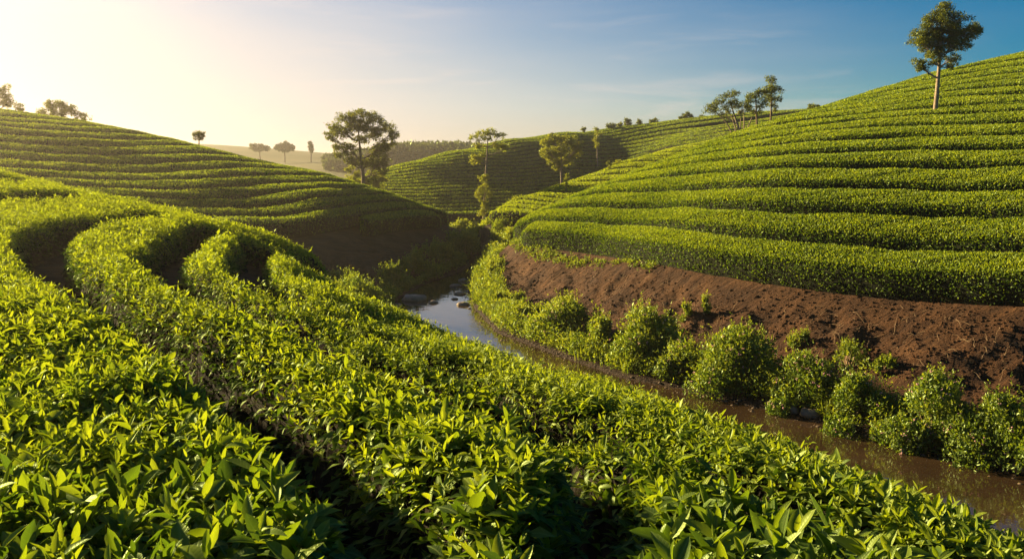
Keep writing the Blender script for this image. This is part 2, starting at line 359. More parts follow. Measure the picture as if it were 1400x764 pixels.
DA = {0: [(0, 764, 2.3), (0, 600, 3.4), (0, 500, 4.6), (0, 400, 6.8), (0, 330, 10.5), (0, 280, 16), (0, 233, 24)],
      60: [(0, 247, 23.4)], 120: [(0, 263, 22.8)],
      200: [(0, 764, 2.3), (0, 600, 3.5), (0, 500, 4.7), (0, 430, 6.2), (0, 380, 8.5), (0, 340, 11.5), (0, 300, 16), (0, 279, 21)],
      300: [(0, 450, 6), (0, 380, 9.2), (0, 340, 13), (0, 304, 19)],
      400: [(0, 764, 2.3), (0, 600, 3.6), (0, 500, 5), (0, 450, 6.5), (0, 400, 9), (0, 360, 13), (0, 339, 17.2)],
      440: [(0, 420, 8.6), (0, 386, 12.5), (0, 356, 17.3)],
      470: [(0, 440, 8), (0, 406, 14.3)],
      520: [(0, 470, 7), (0, 440, 9.6), (0, 424, 13)],
      600: [(0, 764, 2.3), (0, 600, 3.7), (0, 520, 5.3), (0, 480, 7.5), (0, 448, 11.5)],
      700: [(0, 520, 6.2), (0, 487, 9.6)],
      800: [(0, 764, 2.3), (0, 640, 3.6), (0, 570, 5.3), (0, 518, 8)],
      900: [(0, 580, 5.1), (0, 550, 7.2)],
      1000: [(0, 764, 2.35), (0, 660, 3.45), (0, 620, 4.7), (0, 586, 6.4)],
      1100: [(0, 640, 4.5), (0, 619, 5.7)],
      1200: [(0, 764, 2.4), (0, 710, 3.2), (0, 656, 5.0)],
      1300: [(0, 720, 3.6), (0, 698, 4.5)],
      1400: [(0, 764, 3.0), (0, 739, 4.0)]}
pa, _ = cols(DA)
pa = np.r_[pa, behind({k: DA[k] for k in (0, 60, 120, 200, 300, 400)}, 1.0, [(4, 0.45, 0), (8, 1.6, 0)])[0],
           behind({k: DA[k] for k in (440, 470, 520, 600, 700, 800, 900, 1000, 1100, 1200, 1300, 1400)}, 1.0, [(1.3, 0.22, 0), (3.0, 0.8, 0)])[0],
           np.array([[0, 0, -1.13], [-2, 0, -1.1], [2, 0, -1.35], [-5, 4, -1.0], [-9, 8, -.75], [-14, 12, -.4], [-20, 18, .1], [-4, -4, -1.0], [3, -3, -1.5]])]
T_A = TPS(pa[:, :2], pa[:, 2], 1e-4)
def hit(T, pts, y0, y1):
    """where the sight lines of pixels meet a surface, in plan"""
    out = []
    ys = np.geomspace(y0, y1, 900)
    for px, py in pts:
        x, z = ray(px, py); f = z * ys - T(x * ys, ys)
        i = np.where(f < 0)[0]
        if len(i): Y = ys[i[0]]
        else: Y = ys[np.argmin(f)]
        out.append((x * Y, Y))
    return np.array(out)
GA = {1: [(350, 331), (338, 350), (345, 372), (380, 391), (440, 418), (500, 443), (600, 482), (700, 521), (800, 557), (930, 606), (1000, 632), (1050, 648), (1100, 663), (1200, 697), (1300, 735)],
      2: [(279, 309), (250, 325), (215, 345), (222, 357), (240, 367), (330, 411), (420, 449), (520, 486), (600, 513), (645, 528), (700, 556), (780, 592), (825, 628), (890, 650), (970, 655), (1050, 663), (1200, 708), (1300, 748)],
      3: [(203, 288), (150, 297), (100, 304), (60, 318), (58, 331), (75, 348), (135, 392), (200, 422), (290, 467), (360, 512), (415, 558), (470, 605), (540, 665), (600, 740)],
      4: [(115, 262), (50, 264), (0, 267)], 5: [(32, 241), (0, 242)]}
ga, gv = [], []
for k, pts in GA.items():
    h = hit(T_A, pts, 1.5, 40); ga.append(h); gv += [k] * len(h)
for px, v in ((470, .3), (520, .2), (600, .2), (700, .2), (800, .2), (900, .2), (1000, .2), (1100, .2), (1200, .2), (1300, .2), (1400, .2), (440, .33)):
    r, py, Y = DA[px][-1]; ga.append(P(px, py, Y)[None, :2]); gv.append(v)
ga.append(np.array([[-14, 15], [-11.5, 12], [-7.5, 9], [-5.2, 6], [-3.9, 4], [-3.2, 2], [-3, 0], [0, 1.2], [0.1, 0], [-22, 17.5], [-17, 12], [2.2, 0.5]])); gv += [4] * 7 + [3, 3] + [5, 5] + [2]
V_A = TPS(np.concatenate(ga), gv, 5e-5)

def pl_px(lst): return [tuple(P(a, b, y)[:2]) for a, b, y in lst]
POLY_C = [(34, 17), (22, 19.6)] + pl_px([(a, b, y * KC) for a, b, y in [(1400, 412, 19.8), (1300, 397, 20.6), (1200, 387, 22), (1020, 364, 25), (900, 352, 29.0), (840, 341, 31.3), (760, 329, 34.4), (716, 320, 37.0), (704, 308, 40)]]) + [(1.2, 50), (6, 57), (14, 66), (34, 80), (95, 84), (95, 10)]
POLY_B = [(-110, 12), (-40, 27), (-21, 37)] + pl_px([(345, 316, 43), (380, 318, 43), (430, 321, 43.8), (460, 317, 45.8), (500, 307, 48.8), (530, 300, 51.6), (560, 297, 54), (600, 297, 56), (612, 299, 58)]) + [(-4.4, 61.5), (-7.5, 65), (-16, 72), (-30, 78), (-60, 88), (-125, 84)]
POLY_2 = [(-1.7, 57), (0.6, 54.8), (6, 54.5), (22, 58), (60, 62), (90, 110), (24, 100), (8, 88), (2.0, 75), (-.4, 66)]
POLY_D = [(-40, 108), (-26, 93), (-17, 85), (-8, 83.5), (2, 89), (10, 99), (20, 98), (30, 92), (60, 86), (120, 86), (150, 130), (150, 230), (-60, 230), (-60, 130)]
ca = []
for px in (1400, 1300, 1200, 1100, 1000, 900, 800, 700, 600, 520, 470, 440):
    r, py, Y = DA[px][-1]; q = P(px, py, Y); ca.append((q[0] + 0.42, Y + 0.75))
POLY_A = [(8, -14), (5.2, 0.5), (4.4, 2.8)] + ca + [(-4.6, 22), (-8, 27), (-14, 30), (-30, 31), (-70, 30), (-70, -14)]
RIV_R = [(26, -12), (20, 1), (15.5, 8.5)] + pl_px([(1400, 650, 15.9), (1250, 610, 17.7), (1150, 585, 19), (1050, 560, 20.5), (950, 535, 22.2), (850, 515, 23.8), (760, 485, 26.8), (680, 455, 30.5), (650, 425, 35.6), (640, 396, 41.7), (650, 380, 46.5), (664, 364, 53)]) + [(-.7, 62), (.6, 74), (-2, 84), (-12, 92)]
RIV_L = [(-13, 91), (-3.2, 82), (-.7, 74), (-2.0, 62), (-2.6, 55), (-3.1, 49.6), (-4.8, 43.6), (-5.5, 38.6), (-5.3, 35), (-4.7, 31), (-3, 26), (-.5, 21.5), (2.4, 18), (5, 15.3), (8, 11.4), (11, 5.5), (14, -2), (18, -14)]
POLY_RIV = RIV_R + RIV_L
def AH(x, y): return np.interp(y, [5, 11], [.95, .56])
HILLS = [(T_A, POLY_A, 6.0, AH), (T_C, POLY_C, 3.1, 1.0), (T_B, POLY_B, 5.6, 0.95), (T_2, POLY_2, 3.0, 0.9), (T_D, POLY_D, 5.0, 0.9)]

def far_hills(x, y):
    z = -5 + 0 * x
    def ridge(x0, y0, h, sx, sy): return (h + 6) * np.exp(-((x - x0) / sx) ** 2 - ((y - y0) / sy) ** 2) - 6
    z = np.maximum(z, ridge(-185, 370, 11.8, 170, 90))          # ridge beyond the left hill
    z = np.maximum(z, ridge(-60, 300, 2.2, 80, 60))             # wooded rise behind the big tree
    z = np.maximum(z, ridge(30, 420, 9, 160, 90))
    z = np.maximum(z, ridge(-420, 420, 16, 200, 120))
    return z
def ground(x, y, detail=True):
    x = np.asarray(x, float); y = np.asarray(y, float)
    dr = sdf(POLY_RIV, x, y)
    floor = WATER + np.where(dr > 0, np.minimum(0.05 + dr * 0.16, 0.42), np.maximum(dr * 0.5, -0.45))
    far = sstep((y - 175) / 60.0)
    z = floor * (1 - far) + far_hills(x, y) * far
    bankness = np.zeros_like(z)
    for T, poly, bw, hh in HILLS:
        d = sdf(poly, x, y)
        m = d < bw
        if not m.any(): continue
        xx, yy, dd = x[m], y[m], d[m]
        g = np.clip(T(xx, yy), -7.5, 22) - (hh(xx, yy) if callable(hh) else hh)
        if detail:
            n = fbm(xx * 1.1, yy * 1.1, 4, 3)
            dd2 = dd + n * np.clip(dd, 0, 0.9) * 0.7
        else: dd2 = dd
        s = np.clip(1 - dd2 / bw, 0, 1)
        S = 0.55 * s + 0.45 * sstep(s)
        zi = floor[m] + (g - floor[m]) * S
        zi = np.where(dd <= 0, g, np.minimum(zi, np.maximum(g, floor[m])))
        if detail:
            b = 4 * s * (1 - s)
            zi = zi + b * (0.22 * fbm(xx * .8, yy * .8, 5, 11) + 0.26 * np.abs(fbm((xx * .8 + yy * .6) * 1.5, (xx * .6 - yy * .8) * .45, 4, 17)) + 0.06 * fbm(xx * 3.6, yy * 3.6, 4, 21) + 0.13 * (0.3 - np.abs(fbm((xx * .8 + yy * .6) * 3.7, (xx * .6 - yy * .8) * .8, 3, 27))))
        bm = bankness[m]
        bankness[m] = np.where(zi > z[m], 4 * s * (1 - s), bm)
        z[m] = np.maximum(z[m], zi)
    if detail: z = z + 0.035 * fbm(x * 2.3, y * 2.3, 3, 5) * (y < 120)
    return z, dr, bankness
def gz(x, y):
    return float(ground(np.array([x]), np.array([y]))[0][0])

# ground sheet: fine near the camera, coarse towards the horizon
def ground_sheet():
    ys = np.concatenate([np.linspace(-14, 2, 20), np.geomspace(2.4, 11, 40)[0:], np.linspace(11.1, 60, 430), np.geomspace(60.2, 260, 150), np.geomspace(263, 2400, 40)])
    half = np.interp(ys, [-14, 8, 20, 60, 150, 260, 2400], [30, 30, 34, 70, 170, 420, 2600])
    nu = 560
    u = np.linspace(-1, 1, nu)
    X = u[None, :] * half[:, None]
    # denser columns over the river banks in the near part
    cx = np.interp(ys, [-14, 10, 20, 45, 60, 80, 2400], [9, 7, 5.5, -3, -3, 0, 0])
    k = np.interp(ys, [0, 60, 120], [0.72, 0.55, 0.0])
    X = cx[:, None] + (X - cx[:, None]) * ((1 - k)[:, None] + k[:, None] * np.abs(u)[None, :] ** 1.6)
    Y = np.repeat(ys[:, None], nu, 1)
    z, dr, bk = ground(X.ravel(), Y.ravel())
    V = np.c_[X.ravel(), Y.ravel(), z]
    i = np.arange(len(ys) - 1)[:, None] * nu + np.arange(nu - 1)[None, :]
    F = np.stack([i, i + 1, i + nu + 1, i + nu], -1).reshape(-1, 4)
    cyv = Y.ravel()[F[:, 0]]
    mi = (cyv > 178).astype(np.int32)
    wet = np.clip(1 - dr / 0.8, 0, 1) * (Y.ravel() < 100)
    o = build('ground', V, [F], [M_soil, M_meadow], [mi], {'wet': wet})
    tag(o, 'red brown soil of the valley and its bare river banks', kind='structure')
ground_sheet()
rp = np.array(POLY_RIV)
wv = np.c_[rp + 0, np.full(len(rp), WATER)]
cen = rp.mean(0); 
# widen the sheet a little so that it runs in under the banks
nr = len(RIV_R); nL = len(RIV_L)
Rr = np.array(RIV_R); Ll = np.array(RIV_L)[::-1]
def resamp(p, n):
    d = np.r_[0, np.cumsum(np.hypot(*np.diff(p, axis=0).T))]; q = np.linspace(0, d[-1], n)
    return np.c_[np.interp(q, d, p[:, 0]), np.interp(q, d, p[:, 1])]
ra, la = resamp(Rr, 120), resamp(Ll, 120)
ra, la = ra + (ra - la) * 0.12, la + (la - ra) * 0.12
wv = np.concatenate([np.c_[la + (ra - la) * t, np.full(120, WATER)] for t in np.linspace(0, 1, 8)])
ii = np.arange(7)[:, None] * 120 + np.arange(119)[None, :]
wf = np.stack([ii, ii + 1, ii + 121, ii + 120], -1).reshape(-1, 4)
tag(build('river_water', wv, [wf], [M_water], [0]), 'shallow brown stream reflecting the sky', kind='structure')

# ------------------------------------------------------------------ leaves
def unit(v): return v / np.maximum(np.linalg.norm(v, axis=-1, keepdims=True), 1e-9)
LEAF = {}
def _tmpl():
    # high: 11 verts, 8 faces; (across, along, lift)
    ts = [0, .22, .5, .78, 1]; wd = [0, .40, .5, .33, 0]
    v = [(0, 0, 0)]
    for t, q in zip(ts[1:4], wd[1:4]): v += [(-q, t, .42 * q), (0, t, -0.06), (q, t, .42 * q)]
    v += [(0, 1, 0)]
    tri = [(0, 2, 1), (0, 3, 2), (7, 8, 10), (8, 9, 10)]
    quad = [(1, 2, 5, 4), (2, 3, 6, 5), (4, 5, 8, 7), (5, 6, 9, 8)]
    LEAF['high'] = (np.array(v), np.array(tri), np.array(quad))
    v = [(0, 0, 0), (-.5, .48, .09), (0, .52, -.02), (.5, .48, .09), (0, 1, 0)]
    LEAF['mid'] = (np.array(v), np.array([(0, 2, 1), (0, 3, 2), (1, 2, 4), (2, 3, 4)]), None)
    v = [(0, 0, 0), (-.5, .45, .1), (.5, .45, .1), (0, 1, 0)]
    LEAF['low'] = (np.array(v), np.array([(0, 3, 1), (0, 2, 3)]), None)
_tmpl()
class Leaves:
    def __init__(s): s.v = []; s.t = []; s.q = []; s.n = 0; s.tint = []; s.uv = []
    def add(s, p, d, n, L, W, tint, lod='low', droop=0.25):
        """p base, d direction, n face normal hint (N,3); L length, W width, tint (N,)"""
        if len(p) == 0: return
        d = unit(d); x = unit(np.cross(d, n)); n = np.cross(x, d)
        tv, tri, quad = LEAF[lod]; k = len(tv); N_ = len(p)
        L = np.broadcast_to(L, (N_,)); W = np.broadcast_to(W, (N_,)); dr = np.broadcast_to(droop, (N_,))
        al = tv[None, :, 1] * L[:, None]; ac = tv[None, :, 0] * W[:, None]
        # bend towards -n along the length
        up = tv[None, :, 2] * W[:, None] - dr[:, None] * tv[None, :, 1] ** 2 * L[:, None]
        al = al * (1 - 0.35 * dr[:, None] * tv[None, :, 1])
        V = p[:, None] + x[:, None] * ac[..., None] + d[:, None] * al[..., None] + n[:, None] * up[..., None]
        off = s.n + np.arange(N_)[:, None, None] * k
        s.v.append(V.reshape(-1, 3)); s.t.append((tri[None] + off).reshape(-1, 3))
        if quad is not None: s.q.append((quad[None] + off).reshape(-1, 4))
        s.tint.append(np.repeat(tint, k)); s.uv.append(np.tile(np.c_[tv[:, 0], tv[:, 1]], (N_, 1)))
        s.n += N_ * k
    def count(s): return s.n
    def build(s, name, mat, parent=None, extra=None, loc=None):
        """extra: (verts, [faces], material) joined into the same mesh"""
        v = np.concatenate(s.v); f = [np.concatenate(s.t)]; mi = [0]; mats = [mat]
        tint = np.concatenate(s.tint); uv = np.concatenate(s.uv)
        if s.q: f.append(np.concatenate(s.q)); mi.append(0)
        if extra:
            ev, ef, em = extra
            f += [e + len(v) for e in ef]; mi += [1] * len(ef); mats.append(em)
            v = np.concatenate([v, ev]); tint = np.r_[tint, np.full(len(ev), .3)]; uv = np.r_[uv, np.zeros((len(ev), 2))]
        if loc is not None: v = v - np.asarray(loc)
        return build(name, v, f, mats, mi, {'tint': np.clip(tint, 0, 1)}, uv, parent=parent)
def rand_dir(n):
    v = rng.normal(size=(n, 3)); return unit(v)

def visible(p, mx=0.12, my=0.15):
    """rough frustum test with a margin, in plan"""
    y = np.maximum(p[:, 1], 0.05); x = p[:, 0] / y
    return (p[:, 1] > 0.3) & (np.abs(x) < 0.66 + mx)

# ------------------------------------------------------------------ tea rows: level lines of the row number, swept into hedges
def contours(V, level, x0, x1, y0, y1, h):
    xs = np.arange(x0, x1, h); ys = np.arange(y0, y1, h)
    G = V - level
    return march(G, xs, ys)
def march(G, xs, ys):
    ny, nx = G.shape; seg = {}
    S = G > 0
    pts = {}
    def ep(i, j, hor):
        k = (i, j, hor)
        if k not in pts:
            a = G[i, j]; b = G[i, j + 1] if hor else G[i + 1, j]; t = a / (a - b)
            pts[k] = (xs[j] + t * (xs[j + 1] - xs[j]), ys[i]) if hor else (xs[j], ys[i] + t * (ys[i + 1] - ys[i]))
        return k
    c = S[:-1, :-1].astype(int) + 2 * S[:-1, 1:] + 4 * S[1:, 1:] + 8 * S[1:, :-1]
    for i, j in zip(*np.where((c > 0) & (c < 15))):
        e = []
        if S[i, j] != S[i, j + 1]: e.append(ep(i, j, True))
        if S[i, j + 1] != S[i + 1, j + 1]: e.append(ep(i, j + 1, False))
        if S[i + 1, j] != S[i + 1, j + 1]: e.append(ep(i + 1, j, True))
        if S[i, j] != S[i + 1, j]: e.append(ep(i, j, False))
        for a, b in zip(e[::2], e[1::2]):
            seg.setdefault(a, []).append(b); seg.setdefault(b, []).append(a)
    used = set(); lines = []
    def walk(s):
        ln = [s]; used.add(s)
        while True:
            nx_ = [q for q in seg[ln[-1]] if q not in used]
            if not nx_: return ln
            ln.append(nx_[0]); used.add(nx_[0])
    for s in sorted(seg, key=lambda k: len(seg[k])):
        if s in used: continue
        ln = walk(s)
        if len(ln) > 3: lines.append(np.array([pts[k] for k in ln]))
    return lines
def smooth(p, n):
    for _ in range(n):
        q = p.copy(); q[1:-1] = 0.25 * p[:-2] + 0.5 * p[1:-1] + 0.25 * p[2:]; p = q
    return p
def resample(p, ds):
    d = np.r_[0, np.cumsum(np.hypot(*np.diff(p, axis=0).T))]
    n = max(3, int(d[-1] / ds) + 1); q = np.linspace(0, d[-1], n)
    return np.c_[np.interp(q, d, p[:, 0]), np.interp(q, d, p[:, 1])]

# cross profile of a hedge, offset across (fraction of half width) and height (fraction)
PROF = np.array([(-.74, 0.0), (-.94, .25), (-1.02, .60), (-1.0, .84), (-.88, .96), (-.48, 1.0), (0, 1.02), (.48, 1.0), (.88, .96), (1.0, .84), (1.02, .60), (.94, .25), (.74, 0.0)])
_pl = np.r_[0, np.cumsum(np.hypot(*np.diff(PROF * np.array([0.9, 1.0]), axis=0).T))]; _pl /= _pl[-1]
class Hedge:
    def __init__(s, line, hw, height, T, hh, step_seed=0):
        """line (n,2), hw half width (n,), top surface T (ground = T - hh)"""
        s.p = line; s.hw = hw; s.h = height
        t = np.gradient(line, axis=0); t = t / np.maximum(np.hypot(*t.T), 1e-9)[:, None]
        s.n = np.c_[-t[:, 1], t[:, 0]]; s.t = t
        d = np.r_[0, np.cumsum(np.hypot(*np.diff(line, axis=0).T))]; s.d = d; s.len = d[-1]
        s.end = np.clip(np.minimum(d, d[-1] - d) / 0.7, 0, 1) ** 0.5
        s.T = T; s.hh = hh; s.seed = step_seed
        # ground height beneath centre and both sides
        s.gl = T(line[:, 0] - s.n[:, 0] * hw, line[:, 1] - s.n[:, 1] * hw) - hh
        s.gr = T(line[:, 0] + s.n[:, 0] * hw, line[:, 1] + s.n[:, 1] * hw) - hh
    def surf(s, u, q, inset=0.0):
        """u: index along (float), q: 0..1 along profile -> positions, normals"""
        i = np.clip(u, 0, len(s.p) - 1.001); a = i.astype(int); f = (i - a)[:, None]
        L = lambda arr: arr[a] * (1 - f[:, 0]) + arr[a + 1] * f[:, 0]
        L2 = lambda arr: arr[a] * (1 - f) + arr[a + 1] * f
        c = L2(s.p); n = L2(s.n); hw = L(s.hw); en = L(s.end); tt = L2(s.t)
        o = np.interp(q, _pl, PROF[:, 0]); hgt = np.interp(q, _pl, PROF[:, 1])
        dist = L(s.d)
        nz = fbm(c[:, 0] * 0.8 + o * 1.3, c[:, 1] * 0.8 + s.seed * 7.7, 3, 31)
        hwv = hw * en * (1 + 0.16 * fbm(dist * 0.55 + s.seed * 3.1, np.sign(o) * 2.0 + s.seed, 2, 41)) - inset
        H = s.h * (0.35 + 0.65 * en) * (1 + 0.085 * nz) - inset
        e = o * hwv
        k = (o + 1) / 2
        g = L(s.gl) * (1 - np.clip(k, 0, 1)) + L(s.gr) * np.clip(k, 0, 1)
        pos = np.c_[c + n * e[:, None], g + hgt * H]
        # profile normal
        dq = 0.02
        o1 = np.interp(np.clip(q - dq, 0, 1), _pl, PROF[:, 0]); o2 = np.interp(np.clip(q + dq, 0, 1), _pl, PROF[:, 0])
        h1 = np.interp(np.clip(q - dq, 0, 1), _pl, PROF[:, 1]); h2 = np.interp(np.clip(q + dq, 0, 1), _pl, PROF[:, 1])
        gs = (L(s.gr) - L(s.gl)) / np.maximum(2 * hw, .1)
        du = (o2 - o1) * hw; dh = (h2 - h1) * H + gs * du
        ln = np.maximum(np.hypot(du, dh), 1e-6)
        nor = np.c_[n * (-dh / ln)[:, None], du / ln]
        return pos, nor, tt
    def core(s, inset=0.06):
        nu = len(s.p); nq = 13
        u = np.repeat(np.arange(nu, dtype=float), nq); q = np.tile(np.linspace(0, 1, nq), nu)
        pos, _, _ = s.surf(u, q, inset)
        pos[:, 2] -= np.where((q < .01) | (q > .99), 0.12, 0)
        i = np.arange(nu - 1)[:, None] * nq + np.arange(nq - 1)[None, :]
        F = np.stack([i, i + nq, i + nq + 1, i + 1], -1).reshape(-1, 4)
        caps = np.array([list(range(nq)), list(range((nu - 1) * nq, nu * nq))[::-1]])
        return pos, [F, caps]
    def sample(s, n):
        d = rng.uniform(0, s.len, n); u = np.interp(d, s.d, np.arange(len(s.d)))
        return s.surf(u, rng.uniform(0, 1, n))
    def area(s): return s.len * 2 * (s.hw.mean() + s.h)

ORD = ['zeroth', 'first', 'second', 'third', 'fourth', 'fifth', 'sixth', 'seventh', 'eighth', 'ninth', 'tenth', 'eleventh', 'twelfth', 'thirteenth', 'fourteenth', 'fifteenth', 'sixteenth', 'seventeenth', 'eighteenth', 'nineteenth', 'twentieth', 'twenty-first', 'twenty-second', 'twenty-third', 'twenty-fourth', 'twenty-fifth', 'twenty-sixth', 'twenty-seventh', 'twenty-eighth', 'twenty-ninth', 'thirtieth']

def hedge_leaves(hd, dens, size, lod, sz_var=0.3, lv=None, up=0.55, tmean=.55, side=.10, loose=.55):
    lv = lv or Leaves()
    n = int(hd.area() * dens)
    pos, nor, tt = hd.sample(n)
    keep = visible(pos, 0.2) & (rng.uniform(size=n) < np.interp(nor[:, 2], [-.2, .45], [side, 1])); pos = pos[keep]; nor = nor[keep]; n = len(pos)
    if n == 0: return lv
    L = size * rng.uniform(1 - sz_var, 1 + sz_var, n)
    d = unit(nor * 0.55 + np.array([0, 0, up]) + rand_dir(n) * 0.75)
    nn = unit(nor + rand_dir(n) * loose)
    tint = np.clip(tmean + 0.5 * np.clip(nor[:, 2], 0, 1) - .42 + .1 + rng.normal(0, .2, n), 0, 1)  # shade of the hedge fronts put into the tint: sides darker, tops brighter
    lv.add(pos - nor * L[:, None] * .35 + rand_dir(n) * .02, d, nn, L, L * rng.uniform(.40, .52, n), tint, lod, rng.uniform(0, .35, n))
    return lv

def rows(T, V, poly, box, h, levels, centre, frac, height, hh, ds, maxhw=1.3, minhw=.3, margin=0.3, minlen=3.0, extra_ok=None):
    x0, x1, y0, y1 = box
    xs = np.arange(x0, x1, h); ys = np.arange(y0, y1, h); X, Y = np.meshgrid(xs, ys)
    G = V(X, Y); out = []
    for k in levels:
        best = []
        for ln in march(G - (k + centre), xs, ys):
            ln = smooth(resample(ln, ds), 6)
            e = 0.05
            gx = (V(ln[:, 0] + e, ln[:, 1]) - V(ln[:, 0] - e, ln[:, 1])) / (2 * e); gy = (V(ln[:, 0], ln[:, 1] + e) - V(ln[:, 0], ln[:, 1] - e)) / (2 * e)
            hw = np.clip(frac / np.maximum(np.hypot(gx, gy), 1e-6), 0, maxhw)
            hw = smooth(hw[:, None], 8)[:, 0]
            ok = (sdf(poly, ln[:, 0], ln[:, 1]) < -margin) & (hw > minhw)
            if extra_ok is not None: ok &= extra_ok(k, ln)
            idx = np.where(ok)[0]
            if not len(idx): continue
            for run in np.split(idx, np.where(np.diff(idx) > 1)[0] + 1):
                if len(run) < 4: continue
                q = ln[run]
                if np.hypot(*np.diff(q, axis=0).T).sum() >= minlen: best.append((q, hw[run]))
        for q, hw_ in best: out.append((k, Hedge(q, hw_, height, T, hh, k)))
    return out

def make_row(hd, label, group, dens, size, lod, core_mat, parts=True, tmean=.55, inset=.06, side=.10, loose=.55):
    lv = hedge_leaves(hd, dens, size, lod, tmean=tmean, side=side, loose=loose)
    m = len(hd.p) // 2
    loc = np.array([hd.p[m, 0], hd.p[m, 1], 0.5 * (hd.gl[m] + hd.gr[m])])
    cv, cf = hd.core(inset)
    if lv.n == 0:
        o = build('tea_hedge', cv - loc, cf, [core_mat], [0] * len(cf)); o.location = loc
        return tag(o, label, 'tea hedge', group)
    if not parts:
        o = lv.build('tea_hedge', M_tea, extra=(cv, cf, core_mat), loc=loc); o.location = loc
        return tag(o, label, 'tea hedge', group)
    e = tag(empty('tea_hedge', loc), label, 'tea hedge', group)
    lv.build('foliage', M_tea, e, loc=loc)
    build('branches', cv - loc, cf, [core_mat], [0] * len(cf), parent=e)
    return e
def merge_longest(rws, minlen=0):
    """one hedge per row number, the longest piece"""
    d = {}
    for k, h in rws:
        if h.len >= minlen and (k not in d or h.len > d[k].len): d[k] = h
    return sorted(d.items())

# right hill
RC = merge_longest(rows(T_C, V_C, POLY_C, (-4, 44, 16, 86), .5, range(0, 19), .56, .335, 1.0, 1.0, .4, margin=-0.1))
for k, h in RC:
    dist = np.hypot(*h.p.T).min()
    lod = 'low'; size = np.interp(k, [0, 4, 12, 20], [.085, .095, .115, .14]); dens = np.interp(k, [0, 4, 12, 20], [800, 620, 360, 220])
    lab = ('lowest thick tea hedge of the right hill, right above the bare earth bank' if k == 0 else
           f'long tea hedge curving round the right hill, {ORD[k + 1]} row up from the earth bank')
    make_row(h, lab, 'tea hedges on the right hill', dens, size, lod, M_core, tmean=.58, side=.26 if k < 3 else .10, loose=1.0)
# low spur between the right hill and the middle hill
R2 = merge_longest(rows(T_2, V_2, POLY_2, (-4, 46, 52, 100), .6, range(0, 16), .55, .35, .95, .9, .6, margin=-.2))
for k, h in R2:
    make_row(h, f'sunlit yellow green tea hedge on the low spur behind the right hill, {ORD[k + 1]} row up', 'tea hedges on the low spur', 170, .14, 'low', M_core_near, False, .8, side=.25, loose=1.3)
# left hill
RB = merge_longest(rows(T_B, V_B, POLY_B, (-72, 0, 18, 92),   .6, range(0, 19), .55, .37, .95, .95, .6, margin=0.0))
for k, h in RB:
    lab = ('lowest tea hedge of the shaded left hill, above its bare bank' if k == 0 else
           f'tea hedge along the shaded left hill, {ORD[k + 1]} row up from its bare bank')
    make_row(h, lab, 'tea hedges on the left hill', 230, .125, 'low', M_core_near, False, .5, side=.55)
# middle hill
RD = rows(T_D, V_D, POLY_D, (-52, 112, 82, 185), 1.0, range(0, 26), .55, .34, .9, .9, 1.0, margin=0.0, minlen=15)
RD = [(k, h) for k, h in RD if not (h.p[:, 0].min() > 38)]
for k, h in RD:
    right = h.p[:, 0].min() > 18
    lab = (f'short tea hedge on the sunlit right flank of the middle hill, {ORD[k + 1]} row up' if right else
           f'thin tea hedge on the hazy middle hill, {ORD[k + 1]} row up from the valley')
    make_row(h, lab, 'tea hedges on the middle hill', 60, .2, 'low', M_core_near, False, .55, side=.4)

# ------------------------------------------------------------------ near slope: wide tea beds with narrow winding gaps
def seg_dist(x, y, line, wid):
    d = np.full(x.shape, 1e9)
    for k in range(len(line) - 1):
        ax, ay = line[k]; bx, by = line[k + 1]; ex, ey = bx - ax, by - ay
        t = np.clip(((x - ax) * ex + (y - ay) * ey) / (ex * ex + ey * ey + 1e-12), 0, 1)
        d = np.minimum(d, np.hypot(x - ax - ex * t, y - ay - ey * t) - (wid[k] + (wid[k + 1] - wid[k]) * t))
    return d
def gapw(line): return np.interp(line[:, 1], [2, 4, 6, 9, 14, 22], [.22, .23, .31, .31, .27, .26])
GAPS = []
for k, pts in GA.items():
    h = hit(T_A, pts, 1.5, 40)
    if k == 1: h = np.r_[h, [(3.4, 2.4), (4.6, 1.0)]]
    if k == 2: h = np.r_[h, [(2.2, 1.6), (3.2, 0.6)]]
    if k == 3: h = np.r_[h, [(-.05, 1.2), (0.1, -1.5)]]
    if k == 4: h = np.r_[h, [(-16, 17), (-13.5, 14.3), (-11.5, 12), (-7.5, 9), (-5.2, 6), (-3.9, 4), (-3.2, 2), (-3, -2)]]
    if k == 5: h = np.r_[h, [(-22, 20), (-19, 14)]]
    h = smooth(resample(h, .25), 4)
    GAPS.append((h, gapw(h)))
_h = np.r_[hit(T_A, [(828, 632), (800, 690), (765, 745)], 1.5, 10), [(.03, 2.0), (0, 1)]]
GAPS.append((_h, np.array([.10, .13, .14, .14, .14])[:len(_h)]))
L4P = np.r_[hit(T_A, [(815, 640), (890, 651), (970, 656), (1050, 664), (1200, 709), (1300, 749)], 1.5, 10), [(3.4, .4), (.1, .4), (.1, 2.3)]]
def near_slope(x, y):
    """distance to the nearest hedge edge (positive inside a bed), and which bed"""
    d = np.full(x.shape, 1e9)
    wob = 0.09 * fbm(x * 1.7, y * 1.7, 3, 51)
    for ln, wd in GAPS: d = np.minimum(d, seg_dist(x, y, ln, wd))
    d = np.minimum(d + wob, -sdf(POLY_A, x, y) + .15 + wob)
    v = V_A(x, y); bid = np.clip(np.floor(v), 0, 5).astype(int)
    bid = np.where(sdf([tuple(p) for p in L4P], x, y) < 0, 6, bid)
    return d, bid
def bed_h(d, wd=0.24):
    c = np.clip(d / wd, 0, 1); return (1 - (1 - c) ** 2.6) ** (1 / 2.2)
def bump_top(x, y): return 0.10 * fbm(x * .9, y * .9, 3, 61)
gx = np.arange(-30, 6.4, .1); gy = np.arange(-1.0, 32, .1)
gX, gY = np.meshgrid(gx, gy)
gD, gB = near_slope(gX, gY); gT = T_A(gX, gY)
